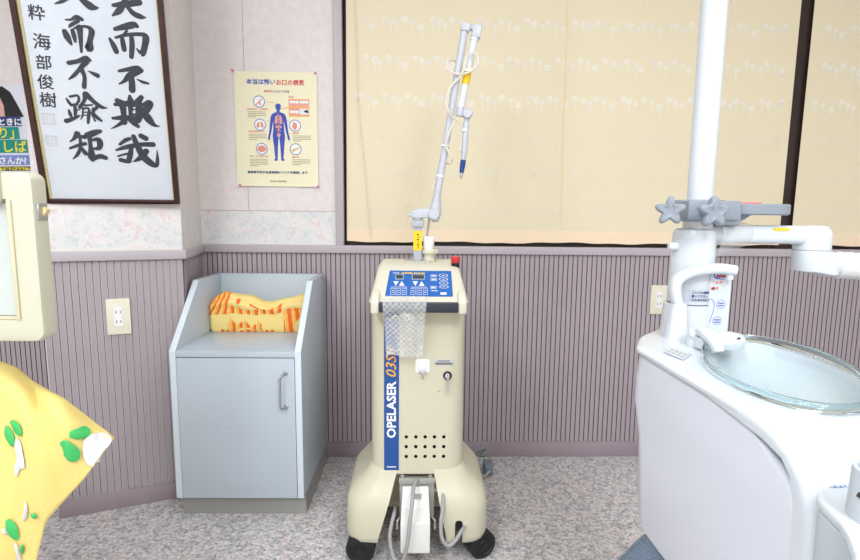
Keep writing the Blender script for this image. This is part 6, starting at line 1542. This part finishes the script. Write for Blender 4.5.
WHITE = [[(-6780,-12600,6000),(-6850,-12530,6360),(-6810,-12550,6360),(-6770,-12570,6340),(-6730,-12590,6300),(-6710,-12600,6230),(-6690,-12620,6130),(-6670,-12630,6050),(-6660,-12640,5980),(-6660,-12640,5920),(-6660,-12640,5880),(-6700,-12630,5850),(-6740,-12610,5840),(-6780,-12600,5820),(-6800,-12590,5780),(-6820,-12590,5740),(-6830,-12580,5710),(-6860,-12570,5690),(-6880,-12570,5680),(-6900,-12560,5690),(-6910,-12550,5740),(-6910,-12550,5800),(-6900,-12550,5870),(-6880,-12550,5920),(-6860,-12550,5960),(-6850,-12550,6010),(-6860,-12540,6070),(-6870,-12530,6120),(-6880,-12530,6180),(-6880,-12530,6250),(-6860,-12530,6320)],[(-6730,-12640,5040),(-6710,-12630,5260),(-6700,-12630,5240),(-6690,-12630,5180),(-6690,-12630,5120),(-6690,-12620,5070),(-6710,-12620,5010),(-6720,-12610,4960),(-6750,-12610,4920),(-6780,-12600,4890),(-6800,-12590,4860),(-6820,-12590,4860),(-6830,-12590,4870),(-6830,-12590,4890),(-6820,-12590,4930),(-6800,-12600,4970),(-6770,-12610,5030),(-6750,-12620,5120),(-6730,-12620,5210)],[(-5530,-12510,6190),(-5690,-12560,6300),(-5680,-12540,6330),(-5660,-12520,6350),(-5650,-12480,6370),(-5630,-12440,6380),(-5610,-12400,6380),(-5590,-12350,6370),(-5580,-12300,6360),(-5560,-12260,6340),(-5530,-12220,6320),(-5500,-12210,6300),(-5460,-12210,6270),(-5410,-12240,6250),(-5380,-12280,6240),(-5350,-12330,6220),(-5340,-12380,6200),(-5350,-12420,6170),(-5380,-12460,6130),(-5420,-12480,6080),(-5460,-12500,6010),(-5510,-12520,5940),(-5560,-12530,5880),(-5590,-12540,5860),(-5620,-12540,5860),(-5640,-12550,5870),(-5660,-12560,5900),(-5680,-12570,5950),(-5690,-12580,6000),(-5700,-12580,6050),(-5700,-12580,6110),(-5700,-12580,6170),(-5700,-12580,6210),(-5690,-12570,6260)],[(-7090,-12650,4710),(-7150,-12640,4760),(-7130,-12630,4760),(-7110,-12620,4750),(-7100,-12610,4730),(-7090,-12610,4700),(-7080,-12600,4660),(-7080,-12600,4630),(-7100,-12610,4620),(-7110,-12620,4630),(-7130,-12630,4650),(-7140,-12630,4680),(-7150,-12640,4730)],[(-6980,-12560,4260),(-7030,-12560,4440),(-7020,-12560,4450),(-7000,-12550,4420),(-6980,-12540,4370),(-6970,-12530,4280),(-6960,-12520,4160),(-6960,-12510,4080),(-6980,-12510,4050),(-7010,-12510,4050),(-7020,-12520,4090),(-7030,-12530,4190),(-7030,-12550,4340)]]
STITCH = [[(-5460,-12510,5950),(-5500,-12520,5910),(-5510,-12520,5920),(-5460,-12510,5960)],[(-5550,-12530,5870),(-5590,-12540,5830),(-5600,-12540,5850),(-5560,-12530,5880)],[(-5640,-12550,5790),(-5680,-12560,5760),(-5690,-12560,5770),(-5650,-12550,5800)],[(-5730,-12580,5720),(-5770,-12590,5680),(-5770,-12590,5700),(-5730,-12580,5730)],[(-5820,-12590,5640),(-5870,-12590,5600),(-5880,-12590,5610),(-5830,-12590,5650)],[(-5950,-12560,5530),(-6010,-12530,5480),(-6020,-12530,5490),(-5950,-12560,5540)],[(-6080,-12510,5410),(-6130,-12510,5370),(-6130,-12520,5380),(-6090,-12510,5420)],[(-6160,-12540,5330),(-6200,-12560,5300),(-6200,-12560,5310),(-6170,-12540,5340)],[(-6240,-12580,5260),(-6280,-12580,5220),(-6280,-12590,5230),(-6240,-12580,5270)],[(-6330,-12590,5170),(-6370,-12590,5130),(-6380,-12590,5140),(-6340,-12590,5180)],[(-6420,-12590,5080),(-6460,-12600,5030),(-6470,-12600,5050),(-6430,-12600,5090)],[(-6510,-12600,4980),(-6550,-12600,4930),(-6560,-12610,4940),(-6520,-12610,4990)],[(-6590,-12600,4860),(-6620,-12600,4810),(-6630,-12600,4810),(-6600,-12600,4870)],[(-6660,-12590,4730),(-6680,-12590,4670),(-6690,-12590,4670),(-6670,-12590,4740)],[(-6710,-12580,4590),(-6740,-12570,4520),(-6750,-12570,4530),(-6720,-12580,4590)],[(-6760,-12560,4440),(-6780,-12550,4370),(-6790,-12550,4370),(-6780,-12560,4440)],[(-6800,-12540,4290),(-6820,-12530,4220),(-6830,-12530,4220),(-6820,-12540,4290)]]
for nm, m, polys in (('green_leaf', 'c_green', GREEN), ('white_blossom', 'c_white', WHITE), ('hem_stitch', 'c_stitch', STITCH)):
    for k, pl in enumerate(polys):
        P = [Vector(p) * .0001 for p in pl]
        mb = MB()
        if nm == 'hem_stitch':
            mb.poly(P)
        else:
            c = P[0]
            R1 = [mb.bm.verts.new(p) for p in P[1:]]
            R0 = [mb.bm.verts.new((p + c) / 2 + Vector((0, -.0022, 0))) for p in P[1:]]
            vc = mb.bm.verts.new(c)
            for a in range(len(R1)):
                b = (a + 1) % len(R1)
                mb.face([R1[a], R1[b], R0[b], R0[a]]); mb.face([R0[a], R0[b], vc])
        mb.build(nm, m, co, smooth=80, recalc=False)
